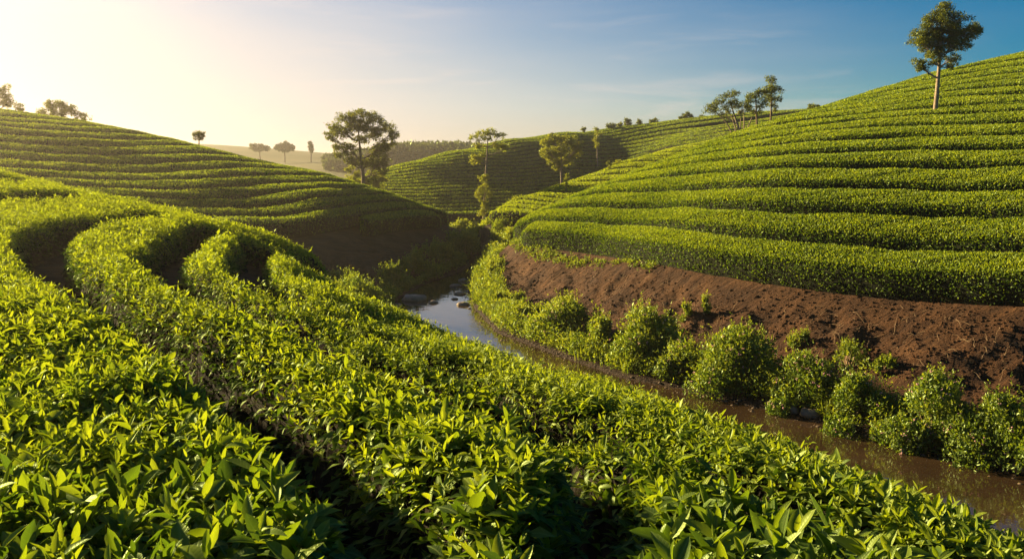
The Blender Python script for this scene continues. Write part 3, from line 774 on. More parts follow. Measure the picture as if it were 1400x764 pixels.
BEDS = {0: 'outermost tea bed of the near slope, its edge against the stream',
        1: 'second tea bed from the stream on the near slope, tapering to the right',
        2: 'broad sunlit tea bed on the near slope, between the two winding dark gaps',
        3: 'big tea bed of large leaves filling the lower left foreground',
        4: 'tea bed on the far left edge of the near slope, behind the longest gap',
        5: 'small far tea bed at the crest of the near slope, at the left edge',
        6: 'close tea bed of large pale leaves at the bottom right'}
def cells_to_mesh(mask, Z):
    c = mask[:-1, :-1] & mask[1:, :-1] & mask[:-1, 1:] & mask[1:, 1:]
    i, j = np.where(c); nx = mask.shape[1]
    F = np.stack([i * nx + j, i * nx + j + 1, (i + 1) * nx + j + 1, (i + 1) * nx + j], -1)
    us, inv = np.unique(F, return_inverse=True)
    V = np.c_[gX.ravel()[us], gY.ravel()[us], Z.ravel()[us]]
    return V, inv.reshape(F.shape)
gA = AH(gX, gY); gH = gT - gA + (gA - .10 + bump_top(gX, gY)) * bed_h(gD) - .04
def shoots(P0, axis, lv, scale, lod, nl, tintm):
    """tea shoots: a bud, young leaves standing up, older leaves spreading below"""
    n = len(P0)
    if n == 0: return
    ph = rng.uniform(0, 2 * math.pi, n); sc = scale * rng.uniform(.72, 1.3, n)
    ref = unit(np.cross(axis, np.array([0.3, 0.9, 0.1]))); ref2 = np.cross(axis, ref)
    for k in range(nl):
        a = ph + k * 2.4 + rng.normal(0, .5, n)
        rad = ref * np.cos(a)[:, None] + ref2 * np.sin(a)[:, None]
        f = k / max(nl - 1, 1)
        ang = np.radians(np.interp(f, [0, .3, .6, 1], [22, 48, 70, 92])) + rng.normal(0, .34, n)
        d = axis * np.cos(ang)[:, None] + rad * np.sin(ang)[:, None]
        nrm = axis * np.sin(ang)[:, None] - rad * np.cos(ang)[:, None]
        nrm = unit(nrm + rand_dir(n) * .28)
        L = sc * np.interp(f, [0, .25, .6, 1], [.55, .85, 1.05, 1.0]) * rng.uniform(.6, 1.25, n)
        W = L * np.interp(f, [0, .3, 1], [.27, .38, .44]) * rng.uniform(.85, 1.15, n)
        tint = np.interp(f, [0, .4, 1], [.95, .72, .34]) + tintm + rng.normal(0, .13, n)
        pp = P0 + axis * (sc * np.interp(f, [0, 1], [0.0, -.75]))[:, None]
        lv.add(pp, d, nrm, L, W, tint, lod, np.clip(rng.normal(np.interp(f, [0, 1], [.12, .45]), .16, n), -.1, .9))
def scatter_bed(b):
    lv = Leaves()
    zones = [(0.2, 3.1, 320, .122, 'high', 8, (-3.0, 3.0)), (3.1, 4.6, 520, .098, 'high', 7, (-3.8, 3.8)), (4.6, 6.5, 640, .078, 'high', 6, (-5.2, 4)), (6.5, 10, 620, .068, 'mid', 6, (-8, 5)), (10, 15, 480, .074, 'mid', 5, (-13, 5)), (15, 31, 320, .09, 'low', 4, (-24, 2))]
    for y0, y1, dens, size, lod, nl, (xa, xb) in zones:
        n = int((y1 - y0) * (xb - xa) * dens)
        x = rng.uniform(xa, xb, n); y = rng.uniform(y0, y1, n)
        keep = np.abs(x) < 0.66 * y + 0.9; x, y = x[keep], y[keep]
        d, bid = near_slope(x, y)
        m = (d > 0.03) & (bid == b); x, y, d = x[m], y[m], d[m]
        if not len(x): continue
        hf = bed_h(d); top = T_A(x, y) - AH(x, y) + (AH(x, y) - .05 + bump_top(x, y)) * hf
        # outward tilt near the edges
        e = .04
        edge = np.clip(1 - d / .26, 0, 1); gxd = np.zeros(len(x)); gyd = np.zeros(len(x)); ei = edge > 0
        if ei.any():
            xe, ye = x[ei], y[ei]; d0 = d[ei]
            gxd[ei] = (near_slope(xe + e, ye)[0] - d0) / e; gyd[ei] = (near_slope(xe, ye + e)[0] - d0) / e
        out = -np.c_[gxd, gyd, np.zeros(len(x))] * edge[:, None]
        P0 = np.c_[x, y, top + rng.normal(0.0, .045, len(x))]; light_tint = float(np.interp(y0, [0, 3, 5, 8], [-.2, -.04, .2, .34]))  # light falloff painted into leaf tint: darker near, yellower farther off
        ax = unit(np.array([-.10, .06, 1.0]) + out * 0.55 + rng.normal(0, .26, (len(x), 3)))
        shoots(P0, ax, lv, size, lod, nl, light_tint)
        # older leaves down the sides, tinted darker to paint in the gap shade
        s = edge > .25; rep = 6
        xs_, ys_ = np.repeat(x[s], rep), np.repeat(y[s], rep); os_ = np.repeat(out[s], rep, 0)
        if len(xs_):
            tz = np.repeat(top[s], rep); g0 = T_A(xs_, ys_) - AH(xs_, ys_)
            zz = g0 + (tz - g0) * rng.uniform(.1, .95, len(xs_))
            dd = unit(os_ * 1.0 + rand_dir(len(xs_)) * .7 + np.array([0, 0, .25])); nn = unit(np.array([0, 0, 1.0]) + rand_dir(len(xs_)) * .5)
            L = size * rng.uniform(.7, 1.25, len(xs_))
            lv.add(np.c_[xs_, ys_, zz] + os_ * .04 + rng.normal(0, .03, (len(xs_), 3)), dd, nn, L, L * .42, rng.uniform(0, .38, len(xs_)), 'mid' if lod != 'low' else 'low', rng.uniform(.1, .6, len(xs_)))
    return lv
for b, lab in BEDS.items():
    mask = (gB == b) & (gD > -.12)
    if mask.sum() < 10: continue
    cv, cf = cells_to_mesh(mask, gH)
    if not len(cf): continue
    loc = cv.mean(0)
    e = tag(empty('tea_hedge', loc), lab, 'tea hedge', 'tea beds on the near slope')
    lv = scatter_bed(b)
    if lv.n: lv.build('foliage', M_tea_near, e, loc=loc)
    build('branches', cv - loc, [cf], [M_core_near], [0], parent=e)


# ------------------------------------------------------------------ trees
def tube(path, rad, sides=6):
    path = np.asarray(path, float); n = len(path)
    t = unit(np.gradient(path, axis=0)); ref = np.array([.31, .95, .05])
    a = unit(np.cross(t, ref)); b = np.cross(t, a)
    th = np.linspace(0, 2 * math.pi, sides, endpoint=False)
    V = path[:, None] + np.asarray(rad)[:, None, None] * (a[:, None] * np.cos(th)[None, :, None] + b[:, None] * np.sin(th)[None, :, None])
    i = np.arange(n - 1)[:, None] * sides; j = np.arange(sides)[None, :]; k = (j + 1) % sides
    F = np.stack([i + j, i + k, i + sides + k, i + sides + j], -1).reshape(-1, 4)
    return V.reshape(-1, 3), F
class Tubes:
    def __init__(s): s.v = []; s.f = []; s.n = 0
    def add(s, path, rad, sides=6):
        v, f = tube(path, rad, sides); s.v.append(v); s.f.append(f + s.n); s.n += len(v)
    def build(s, name, mat, parent, loc):
        return build(name, np.concatenate(s.v) - loc, [np.concatenate(s.f)], [mat], [0], parent=parent)
def curve(a, b, n=6, sag=0.0, jit=0.0):
    t = np.linspace(0, 1, n)[:, None]; p = a + (b - a) * t
    L = np.linalg.norm(b - a)
    p = p + np.array([0, 0, 1.0]) * (sag * L * np.sin(t * math.pi))
    j = rng.normal(0, jit * L, (n, 3)); j[0] = 0; j[-1] = 0
    return p + j
def tree(name, label, Y, trunk, blobs, leaf=.30, dens=1.0, mat=None, bark=None, cat='tree', group=None, trunk2=None, lumpf=1.0, clumpk=1.0):
    """trunk: [(px, py, radius m)] from the ground up; blobs: [(px, py, rx px, ry px, depth offset m)] leafy masses"""
    mat = mat or M_tree_dark; bark = bark or M_bark
    s = Y / FPX
    tp = np.array([P(a, b, Y) for a, b, r in trunk]); tr = np.array([r for a, b, r in trunk])
    g = gz(tp[0, 0], Y)
    base = np.array([tp[0, 0], Y, min(g, tp[0, 2])])
    if tp[0, 2] - base[2] > .05: tp = np.r_[[base], tp]; tr = np.r_[tr[0] * 1.15, tr]
    base[2] = max(base[2], g - .3)
    tp[0, 2] = base[2] - .1
    e = tag(empty(name, base), label, cat, group)
    # bend the trunk a little between its stations
    d = np.r_[0, np.cumsum(np.linalg.norm(np.diff(tp, axis=0), axis=1))]
    q = np.linspace(0, d[-1], 12); path = np.c_[[np.interp(q, d, tp[:, i]) for i in range(3)]].T
    path[1:-1] += rng.normal(0, .012 * d[-1], (10, 3)) * np.array([1, 1, .2])
    path[:, :2] = smooth(path[:, :2], 2)
    rad = np.interp(q, d, tr) * .68; rad[0] *= 1.35
    tb = Tubes(); tb.add(path, rad, 9)
    for st in (trunk2 or []):
        sp_ = np.array([P(a, b, Y) for a, b in st]); sp_[0] = base + (rng.uniform(-.25, .25), rng.uniform(-.25, .25), -.1)
        sp_[1:, 1] += np.linspace(.1, rng.uniform(-1.2, 1.2), len(sp_) - 1)
        dd_ = np.r_[0, np.cumsum(np.linalg.norm(np.diff(sp_, axis=0), axis=1))]; qq = np.linspace(0, dd_[-1], 9)
        tb.add(np.c_[[np.interp(qq, dd_, sp_[:, i]) for i in range(3)]].T, np.linspace(tr[0] * .5, tr[0] * .12, 9), 6)
    lv = Leaves()
    for bl in blobs:
        px, py, rx, ry = bl[:4]; dy = bl[4] if len(bl) > 4 else rng.uniform(-.5, .5) * rx * s
        c = P(px, py, Y); c[1] += dy; ax, az = rx * s, ry * s; ay = ax * .85
        # limb from the trunk
        h = path[:, 2]; want = c[2] - .55 * np.hypot(c[0] - path[:, 0], c[1] - path[:, 1]) - .25 * az
        k = int(np.argmin(np.abs(h - want) + 0.3 * np.hypot(c[0] - path[:, 0], c[1] - path[:, 1])))
        k = max(k, 1)
        ra = max(min(rad[k] * .6, .03 + .05 * ax), .02)
        lp = curve(path[k], c + np.array([0, 0, .1 * az]), 7, -.08, .03); tb.add(lp, np.linspace(ra, ra * .3, 7), 6)
        nc = max(7, int(32 * clumpk * (ax * az / 1.0) ** .6))
        u = rand_dir(nc) * (rng.uniform(.12, 1.0, nc) ** .5)[:, None]
        cc = c + u * np.array([ax, ay, az])
        for m in range(nc):
            k2 = rng.integers(2, 7); tb.add(curve(lp[k2], cc[m], 4, .04, .06), np.linspace(ra * .3, ra * .08, 4), 4)
        cr = .34 * (ax * az) ** .5 / max(nc, 1) ** .33 * 1.7 * lumpf
        leaf_ = leaf * .5; nl = int(max(24, dens * 60 * (cr / .35) ** 1.3 * (.3 / leaf_) ** 1.25))
        pp = np.repeat(cc, nl, 0); off = rng.normal(0, 1, (len(pp), 3)) * cr * np.array([.74, .74, .46])
        pp = pp + off
        n = len(pp); L = leaf_ * rng.uniform(.7, 1.3, n)
        dd = unit(unit(off) * .6 + rand_dir(n) * .8 + np.array([0, 0, -.15])); nn = unit(np.array([0, 0, 1.0]) + rand_dir(n) * .8)
        lv.add(pp, dd, nn, L, L * rng.uniform(.42, .6, n), np.clip(rng.normal(.5, .22, n) + .12 * rng.normal(), 0, 1), 'low', rng.uniform(0, .3, n))
    lv.build('crown', mat, e, loc=base)
    tb.build('trunk', bark, e, base)
    return e
YC = 1.1
def zpix(T, px, py, y0=4, y1=200):
    return hit(T, [(px, py)], y0, y1)[0][1]
y1 = zpix(T_C, 1279, 150, 20, 80)
tree('broadleaf_tree', 'lone leafy tree with a pale bare trunk among the hedges of the right hill', y1,
     [(1278, 154, .17), (1281, 118, .145), (1286, 80, .11), (1289, 45, .07), (1291, 18, .03)],
     [(1291, 15, 14, 13), (1276, 33, 19, 14), (1303, 32, 19, 13), (1262, 50, 18, 12), (1291, 48, 22, 15), (1325, 44, 20, 10), (1335, 36, 9, 7), (1314, 58, 17, 9), (1256, 58, 16, 6), (1277, 64, 16, 9),
      (1291, 30, 21, 14, 0), (1281, 46, 20, 12, .3), (1302, 60, 16, 10, -.3), (1286, 68, 14, 9, .2), (1310, 44, 17, 11, 0), (1270, 80, 15, 9), (1256, 86, 12, 8), (1262, 94, 8, 5), (1303, 80, 10, 9), (1297, 91, 6, 4)], leaf=.17, dens=1.3, bark=M_bark_pale, clumpk=1.5)
# trees behind the crest of the right hill
tree('spreading_tree', 'low spreading tree with many bare slanting stems behind the right hill', 62,
     [(1011, 186, .16), (1009, 172, .13), (1004, 158, .09), (998, 140, .05)],
     [(973, 148, 13, 9), (983, 137, 10, 7), (999, 131, 12, 8), (1006, 143, 12, 8), (991, 150, 9, 7), (1019, 148, 9, 9)], leaf=.26, bark=M_bark_pale, dens=.9,
     trunk2=[[(1010, 186), (1000, 176), (988, 162), (975, 150)], [(1011, 186), (1006, 170), (997, 150), (986, 138)], [(1012, 186), (1013, 165), (1012, 145)], [(1013, 186), (1018, 168), (1022, 150)], [(1014, 186), (1024, 170), (1030, 152)]])
tree('slim_tree', 'taller tree with a rounded dark crown right of the spreading tree', 64,
     [(1036, 176, .13), (1036, 160, .1), (1034, 140, .07), (1032, 125, .04)],
     [(1030, 133, 11, 10), (1040, 126, 10, 8), (1024, 143, 9, 8), (1042, 142, 9, 9), (1033, 152, 8, 6)], leaf=.26, bark=M_bark)
tree('upright_tree', 'tall upright tree, the highest of the cluster behind the right hill', 66,
     [(1054, 172, .12), (1054, 155, .1), (1054, 130, .07), (1055, 112, .03)],
     [(1055, 111, 8, 8), (1052, 124, 12, 9), (1062, 122, 8, 7), (1055, 138, 11, 8), (1065, 135, 5, 5), (1060, 148, 5, 4)], leaf=.26)
tree('round_shrub_tree', 'small round dark bush just behind the crest of the right hill', 60,
     [(1111, 154, .07), (1111, 148, .05)], [(1107, 147, 5, 4), (1114, 146, 6, 4), (1111, 144, 5, 3)], leaf=.2, dens=1.4, cat='bush')
# trees along the crest of the middle hill
CR = [(754, 186, [(754, 184, 3, 3)], 'tiny round tree on the middle hill crest, above the sunlit tree'),
      (799, 180, [(799, 177, 4, 2.5)], 'tiny bush on the middle hill crest, left of the slim tree top'),
      (835, 177, [(832, 172, 4, 3), (838, 172, 4, 3.5)], 'low wide tree at the left end of the crest line of trees'),
      (848, 175, [(848, 170.5, 4.5, 4)], 'small tree second from the left in the crest line of trees'),
      (857, 174, [(857.5, 167.5, 5, 5), (858, 163.5, 3.5, 2.5)], 'tallest round tree of the crest line on the middle hill'),
      (873, 172, [(873.5, 167.5, 4.5, 4)], 'small round tree standing alone on the middle hill crest'),
      (893, 170, [(890, 167, 4, 3), (896, 166, 5, 4)], 'pale low tree on the middle hill crest, right of the lone round one'),
      (936, 165, [(932, 161, 5, 3.5), (939, 158.5, 6, 5), (944, 160, 3, 3)], 'widest dark tree on the middle hill crest'),
      (960, 162, [(960, 160, 4.5, 2.2)], 'little flat bush on the crest right of the widest dark tree')]
for px, py, bl, lab in CR:
    tree('crest_tree', lab, float(np.interp(px, [620, 700, 780, 850, 910, 970], [116, 126, 135, 142, 148, 151])) + 1, [(px, py, .12), (px, py - 3, .1), (bl[0][0], bl[0][1] - 1, .06)], bl, leaf=.5, dens=1.5, group='trees on the crest of the middle hill')
# trees on the slope of the middle hill
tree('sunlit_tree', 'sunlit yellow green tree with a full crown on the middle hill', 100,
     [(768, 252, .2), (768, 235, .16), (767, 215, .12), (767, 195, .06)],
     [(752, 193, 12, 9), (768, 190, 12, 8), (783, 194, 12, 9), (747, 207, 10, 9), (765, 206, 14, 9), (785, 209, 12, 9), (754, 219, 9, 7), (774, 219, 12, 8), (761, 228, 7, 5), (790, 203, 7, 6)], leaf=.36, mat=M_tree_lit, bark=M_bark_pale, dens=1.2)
tree('slim_tree', 'slim pale tree with a narrow crown on the middle hill, right of the sunlit tree', 122,
     [(817, 216, .13), (817, 205, .1), (817, 190, .06), (817, 176, .03)], [(816, 176, 4.5, 3.5), (818, 183, 6, 4), (816, 191, 5, 4), (817, 199, 4, 4)], leaf=.36, mat=M_tree_lit, bark=M_bark_pale)
tree('leafy_shrub', 'tiny leafy shrub under the sunlit tree, at the edge of the spur', 64, [(774, 258, .03), (774, 248, .02)], [(773, 245, 3, 4), (776, 240, 2.5, 4), (774, 250, 2.5, 3)], leaf=.16, mat=M_tree_lit, cat='shrub')
tree('leafy_shrub', 'small yellow bush at the edge of the low spur', 74, [(843, 231, .04), (843, 226, .03)], [(840, 224, 4, 4), (846, 222, 5, 4)], leaf=.2, mat=M_tree_lit, cat='shrub')
tree('leafy_shrub', 'small pale shrub left of the yellow bush on the low spur', 72, [(834, 235, .03), (834, 228, .02)], [(834, 228, 4, 4), (832, 223, 3, 3)], leaf=.2, cat='shrub')
# tall tree by the stream
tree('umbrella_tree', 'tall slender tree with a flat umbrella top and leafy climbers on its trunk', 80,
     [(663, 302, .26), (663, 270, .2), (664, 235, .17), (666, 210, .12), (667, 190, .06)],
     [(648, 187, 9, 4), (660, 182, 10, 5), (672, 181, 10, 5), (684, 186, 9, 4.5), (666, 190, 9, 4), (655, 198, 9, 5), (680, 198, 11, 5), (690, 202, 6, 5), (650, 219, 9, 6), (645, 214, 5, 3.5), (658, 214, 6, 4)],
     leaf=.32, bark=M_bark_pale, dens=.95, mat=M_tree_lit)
tree('climbing_plant', 'sunlit climbing plant wrapped round the trunk of the umbrella tree', 79.4,
     [(661, 302, .05), (660, 280, .04), (663, 255, .03), (662, 240, .02)],
     [(661, 244, 7, 6), (667, 242, 4, 4), (655, 262, 7, 8), (668, 262, 5, 8), (661, 276, 7, 7), (658, 290, 5, 7), (665, 285, 5, 7), (662, 255, 6, 6)], leaf=.28, mat=M_tree_lit, cat='climber', dens=1.1)
# big tree at the foot of the left hill
tree('big_tree', 'big broad-crowned tree with an open crown and forked trunk, between left and middle hill', 76,
     [(498, 262, .34), (497, 245, .28), (495, 225, .22), (492, 205, .16), (490, 180, .08)],
     [(492, 156, 18, 6), (473, 161, 16, 8), (512, 162, 16, 8), (456, 172, 13, 8), (492, 170, 18, 8), (527, 174, 13, 8), (537, 184, 9, 7), (451, 186, 10, 7), (470, 182, 14, 8), (512, 183, 14, 9), (530, 196, 11, 8),
      (460, 200, 10, 6), (476, 203, 12, 8), (516, 205, 14, 10), (505, 222, 14, 9), (525, 218, 10, 9), (482, 220, 11, 8), (462, 211, 8, 5), (520, 233, 10, 8), (482, 174, 13, 7), (504, 175, 13, 7), (494, 190, 12, 6)], leaf=.34, dens=.85, clumpk=1.3, lumpf=1.12)
tree('undergrowth_shrub', 'sunlit shrub under the big tree, right of its trunk', 77.5, [(510, 262, .08), (510, 252, .05)], [(503, 246, 8, 7), (514, 245, 9, 8), (523, 243, 7, 8), (510, 236, 8, 6), (518, 255, 8, 5), (500, 256, 6, 5)], leaf=.3, mat=M_tree_lit, cat='shrub')
tree('undergrowth_shrub', 'pale green shrub under the big tree, left of its trunk', 78.5, [(486, 254, .07), (486, 246, .05)], [(481, 240, 8, 6), (490, 236, 7, 6), (477, 230, 7, 5), (489, 247, 7, 4)], leaf=.3, mat=M_tree_lit, cat='shrub')
# trees on the crest of the left hill
tree('crest_tree', 'small round tree standing alone on the crest of the left hill', 64, [(272, 200, .08), (272, 194, .06), (272, 186, .03)], [(267, 187, 5, 4, 0), (277, 186, 5, 4.5, 0), (272, 182, 6, 4, .2), (272, 189, 7, 4, -.2), (270, 184, 5, 4, 0)], leaf=.2, dens=1.2)
tree('crest_tree', 'wide tree behind the crest of the left hill, its lower half hidden', 74,
     [(86, 172, .2), (86, 160, .16), (84, 150, .08)], [(72, 148, 12, 8), (85, 143, 12, 7), (98, 150, 11, 7), (60, 155, 8, 6), (84, 155, 14, 7), (108, 158, 9, 5), (117, 162, 6, 3.5), (68, 141, 7, 4)], leaf=.3, dens=1.0)
tree('crest_tree', 'tree cut by the left edge of the picture, behind the left hill', 72,
     [(-4, 160, .22), (-4, 145, .16), (-5, 130, .08)], [(8, 128, 9, 7), (-10, 122, 12, 8), (16, 138, 9, 6), (0, 142, 14, 7), (24, 146, 7, 5), (-22, 135, 12, 9), (30, 150, 5, 3), (10, 119, 5, 4)], leaf=.3, dens=1.0)
# far ridge
for px, py, bl, lab in [(355, 203, [(347, 201, 6, 4.5), (357, 201, 5, 4.5), (364, 202.5, 4, 3.5), (353, 204, 7, 4)], 'hazy far tree, the left one of two on the distant ridge'),
                        (389, 204, [(382, 201.5, 6, 4.5), (390, 198.5, 7, 5), (398, 202, 5, 4), (389, 204, 9, 4)], 'hazy far tree, the right one of two on the distant ridge'),
                        (425, 204, [(425, 201, 3.2, 4), (424, 196.5, 2.5, 3), (426, 205, 3, 3)], 'faint thin tree far on the distant ridge, left of the big tree')]:
    tree('distant_tree', lab, 300, [(px, py + 2, .3), (px, py - 2, .2)], bl, leaf=1.0, dens=1.0, mat=M_far_tree, group='trees on the distant ridge')
# far wood: one hazy mass
def far_wood():
    lv = Leaves(); tb = Tubes()
    for px in np.arange(448, 660, 2.6):
        for row in range(2):
            Y = 262 + 16 * row + rng.uniform(-7, 7)
            top = np.interp(px, [448, 470, 490, 530, 545, 600, 640, 660], [222, 213, 206, 199, 195, 194, 196, 197]) + rng.uniform(-1, 5) + row * 1
            c = P(px + rng.uniform(-2, 2), top, Y); g = gz(c[0], Y); h = max(c[2] - g, 3.0)
            tb.add(np.array([[c[0], Y, g - .2], [c[0], Y, g + h * .7]]), [.25, .12], 5)
            n = 150; th = rand_dir(n) * (rng.uniform(.2, 1, n) ** .4)[:, None] * np.array([h * .36, h * .36, h * .42])
            p = np.array([c[0], Y, g + h * .58]) + th
            L = rng.uniform(.7, 1.5, n)
            lv.add(p, unit(th + rand_dir(n)), rand_dir(n), L, L * .7, rng.uniform(0, 1, n), 'low', .1)
    v = np.concatenate(tb.v); f = [np.concatenate(tb.f)]
    o = lv.build('far_wood', M_far_tree, extra=(v, f, M_bark))
    tag(o, 'hazy wood on the rise behind the big tree', kind='stuff')
far_wood()

# ------------------------------------------------------------------ plants along the stream
def bush(name, label, c, wid, hgt, nleaf, size, flowers=0, lit=0.0, group=None, deep=None, cat='bush', mat=None):
    x, y = c; g = gz(x, y); base = np.array([x, y, g]); deep = deep or wid * .8
    e = tag(empty(name, base), label, cat, group)
    nl = max(6, int(6 + wid * hgt * 3.4))
    lob = []
    for k in range(nl):
        a = rng.uniform(0, 2 * math.pi); r = rng.uniform(0, 1.0) ** .75
        ox, oy = math.cos(a) * r * wid / 2, math.sin(a) * r * deep / 2
        zz = hgt * (1 - .7 * r * r) * rng.uniform(.42, 1.0)
        lr = rng.uniform(.14, .29) * min(wid, hgt * 1.3)
        gg = gz(x + ox, y + oy)
        lob.append((np.array([x + ox, y + oy, gg + max(zz - lr * .7, .12)]), lr, gg))
    lv = Leaves(); tb = Tubes()
    per = int(nleaf / nl)
    for cpos, lr, gg in lob:
        u = rand_dir(per); r = lr * (rng.uniform(.15, 1, per) ** .4) * (1 + .35 * fbm(u[:, 0] * 2.2 + cpos[0], u[:, 1] * 2.2 + u[:, 2] * 1.7, 2, 71))
        p = cpos + u * r[:, None] * np.array([1, 1, .95])
        low = p[:, 2] < gg + .02
        p[low, 2] = gg + rng.uniform(.02, .5 * hgt, low.sum())
        L = size * rng.uniform(.6, 1.4, per)
        d = unit(u * .5 + np.array([0, 0, .75]) + rand_dir(per) * .7); n = unit(u + np.array([0, 0, .4]) + rand_dir(per) * .6)
        lv.add(p, d, n, L, L * rng.uniform(.36, .55, per), np.clip(rng.normal(.45 + lit, .22, per) + .25 * (p[:, 2] - gg) / hgt - .1, 0, 1), 'low', rng.uniform(0, .4, per))  # lit shifts the leaf tint
        for q in range(3):
            tip = cpos + rand_dir(1)[0] * lr * .8; tip[2] = max(tip[2], gg + .1)
            tb.add(curve(np.array([x + (cpos[0] - x) * .5, y + (cpos[1] - y) * .5, gg - .05]), tip, 5, .05, .04), np.linspace(.014, .004, 5), 4)
        # thin shoots standing above the mass
        ns = 8
        for q in range(ns):
            u1 = rand_dir(1)[0]; u1[2] = abs(u1[2]); p0 = cpos + u1 * lr * .7; dirn = unit(u1 * .4 + np.array([0, 0, 1]) + rng.normal(0, .2, 3))
            ln = rng.uniform(.12, .48) * min(1.2, hgt); m = 10; tt = rng.uniform(0, 1, m)
            pp = p0 + dirn * (tt * ln)[:, None] + lr * .25 * dirn
            L = size * rng.uniform(.5, 1.0, m)
            lv.add(pp, unit(dirn + rand_dir(m) * 1.1), rand_dir(m), L, L * .4, np.clip(rng.normal(.75 + lit, .15, m), 0, 1), 'low', .2)
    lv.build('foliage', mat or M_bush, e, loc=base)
    tb.build('stems', M_twig, e, base)
    if flowers:
        fv, ff, nn_ = [], [], 0
        octa = np.array([(1, 0, 0), (-1, 0, 0), (0, 1, 0), (0, -1, 0), (0, 0, .8), (0, 0, -.8)])
        of = np.array([(0, 2, 4), (2, 1, 4), (1, 3, 4), (3, 0, 4), (2, 0, 5), (1, 2, 5), (3, 1, 5), (0, 3, 5)])
        for q in range(flowers):
            cpos, lr, gg = lob[rng.integers(len(lob))]
            u1 = rand_dir(1)[0]; u1[2] = abs(u1[2]) * .8 + .1; u1[1] = -abs(u1[1]) if rng.uniform() < .7 else u1[1]
            p0 = cpos + unit(u1) * lr * rng.uniform(.95, 1.25)
            for k in range(4):
                v = octa * rng.uniform(.013, .026) + p0 + rng.normal(0, .022, 3); fv.append(v); ff.append(of + nn_); nn_ += 6
        o = build('flowers', np.concatenate(fv) - base, [np.concatenate(ff)], [M_flower], [0], parent=e); o['kind'] = 'stuff'
    return e
def foot_hit(px, py, y0, y1):
    x, z = ray(px, py); ys = np.linspace(y0, y1, 400); g = ground(x * ys, ys, False)[0]
    i = np.where(z * ys <= g)[0]; Y = ys[i[0]] if len(i) else y1
    return (float(x * Y), float(Y))
def foot(px, py, z=-5.95):
    Y = Yz(py, z); x, _ = ray(px, py); return (float(x * Y), float(Y))
RB_ = [  # px, base py, width px, height px, leaves, flowers, lit, label
    (662, 372, 46, 26, 1500, 0, .25, 'bright yellow green bush at the far bend of the stream'),
    (664, 398, 46, 20, 2600, 10, .25, 'yellow green bush leaning over the water, second along the far right bank'),
    (682, 424, 52, 22, 3200, 14, .22, 'sunlit bush on the right bank where the stream is brightest'),
    (714, 446, 62, 30, 4200, 20, .2, 'rounded sunlit bush on the right bank, below the end of the hedge'),
    (756, 466, 92, 62, 6500, 34, .15, 'broad bright bush on the right bank, leaning to the right'),
    (806, 482, 70, 42, 4200, 24, .08, 'low bush between two bigger ones on the right bank'),
    (864, 500, 112, 76, 8500, 46, .1, 'big dome-shaped bush with pink flowers at the middle of the right bank'),
    (926, 516, 74, 56, 4800, 30, .02, 'medium bush with pink flowers, right of the big dome-shaped bush'),
    (996, 534, 118, 88, 9500, 50, .05, 'tall flowering bush with a pointed top on the right bank'),
    (1082, 556, 104, 84, 8500, 60, .0, 'flowering bush with drooping sprays hanging to the water'),
    (1160, 578, 104, 72, 7500, 30, -.08, 'dark low bush with few flowers on the right bank'),
    (1268, 604, 140, 96, 12000, 90, .02, 'bush covered in pink flowers, the most flowery on the right bank'),
    (1362, 628, 130, 104, 11000, 30, -.02, 'dark bush near the right edge of the picture, above the water'),
    (1462, 655, 130, 110, 8000, 10, -.02, 'bush at the right end of the bank, mostly outside the picture')]
for px, py, wpx, hpx, nl, fl, lit, lab in RB_:
    x, y = foot(px, py - 6, -5.95); k = y / FPX
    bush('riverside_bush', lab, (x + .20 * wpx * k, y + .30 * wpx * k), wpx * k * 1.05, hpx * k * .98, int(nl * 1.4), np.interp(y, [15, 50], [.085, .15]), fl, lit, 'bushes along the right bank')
LB_ = [(470, 398, 44, 34, 2400, 'dark bush at the near end of the left bank, beside the tea slope'),
       (506, 430, 62, 56, 4200, 'dark green bush at the water edge, in front of the white ripples'),
       (488, 412, 56, 50, 3200, 'dark bush in the middle of the near left bank group'),
       (542, 396, 52, 36, 2800, 'shaded bush on the left bank, behind the rocky ripples'),
       (578, 378, 52, 36, 2600, 'shaded bush on the left bank below the bare slope'),
       (612, 362, 48, 32, 2400, 'shaded bush on the left bank near the nose of the hill'),
       (644, 350, 52, 34, 2600, 'last dark bush of the left bank, by the far bend')]
for px, py, wpx, hpx, nl, lab in LB_:
    x, y = foot_hit(px, py, 24, 75); k = y / FPX
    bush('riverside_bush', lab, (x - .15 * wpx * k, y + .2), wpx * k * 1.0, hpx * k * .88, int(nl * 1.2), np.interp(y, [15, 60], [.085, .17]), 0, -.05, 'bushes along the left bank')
UP_ = [(632, 316, 30, 15, 'pale bush at the far end of the valley floor, in front of the middle hill'), (650, 322, 28, 16, 'small golden bush on the valley floor below the umbrella tree'), (668, 326, 34, 20, 'golden mound bush in the row below the red bank'),
       (688, 329, 30, 17, 'golden bush at the foot of the red bank'), (706, 334, 30, 20, 'golden bush beside the end of the lowest hedge'), (692, 352, 34, 20, 'golden bush on the bare path above the stream bend')]
for px, py, wpx, hpx, lab in UP_:
    x, y = foot(px, py, -5.9); k = y / FPX
    bush('riverside_bush', lab, (x, y), wpx * k, hpx * k, 1500, .2, 0, .3, 'golden bushes on the valley floor')
for px, py, Y, wpx, hpx, lab in [(1160, 486, 22.6, 62, 34, 'small bush growing out of the bare right bank'), (1090, 466, 24.2, 26, 26, 'weed tuft on the bare bank above the flowering bush'), (936, 448, 27.6, 16, 22, 'thin green weed on the bare bank, right of the big dome-shaped bush'),
                                 (962, 450, 27.3, 12, 26, 'single upright weed on the bare bank'), (1205, 492, 21.8, 30, 20, 'straggly weed at the foot of the bare bank')]:
    x, _ = ray(px, py); k = Y / FPX
    bush('bank_weed', lab, (float(x * Y), Y), wpx * k, hpx * k, 500, .09, 0, .1, 'weeds on the bare right bank', cat='weed')

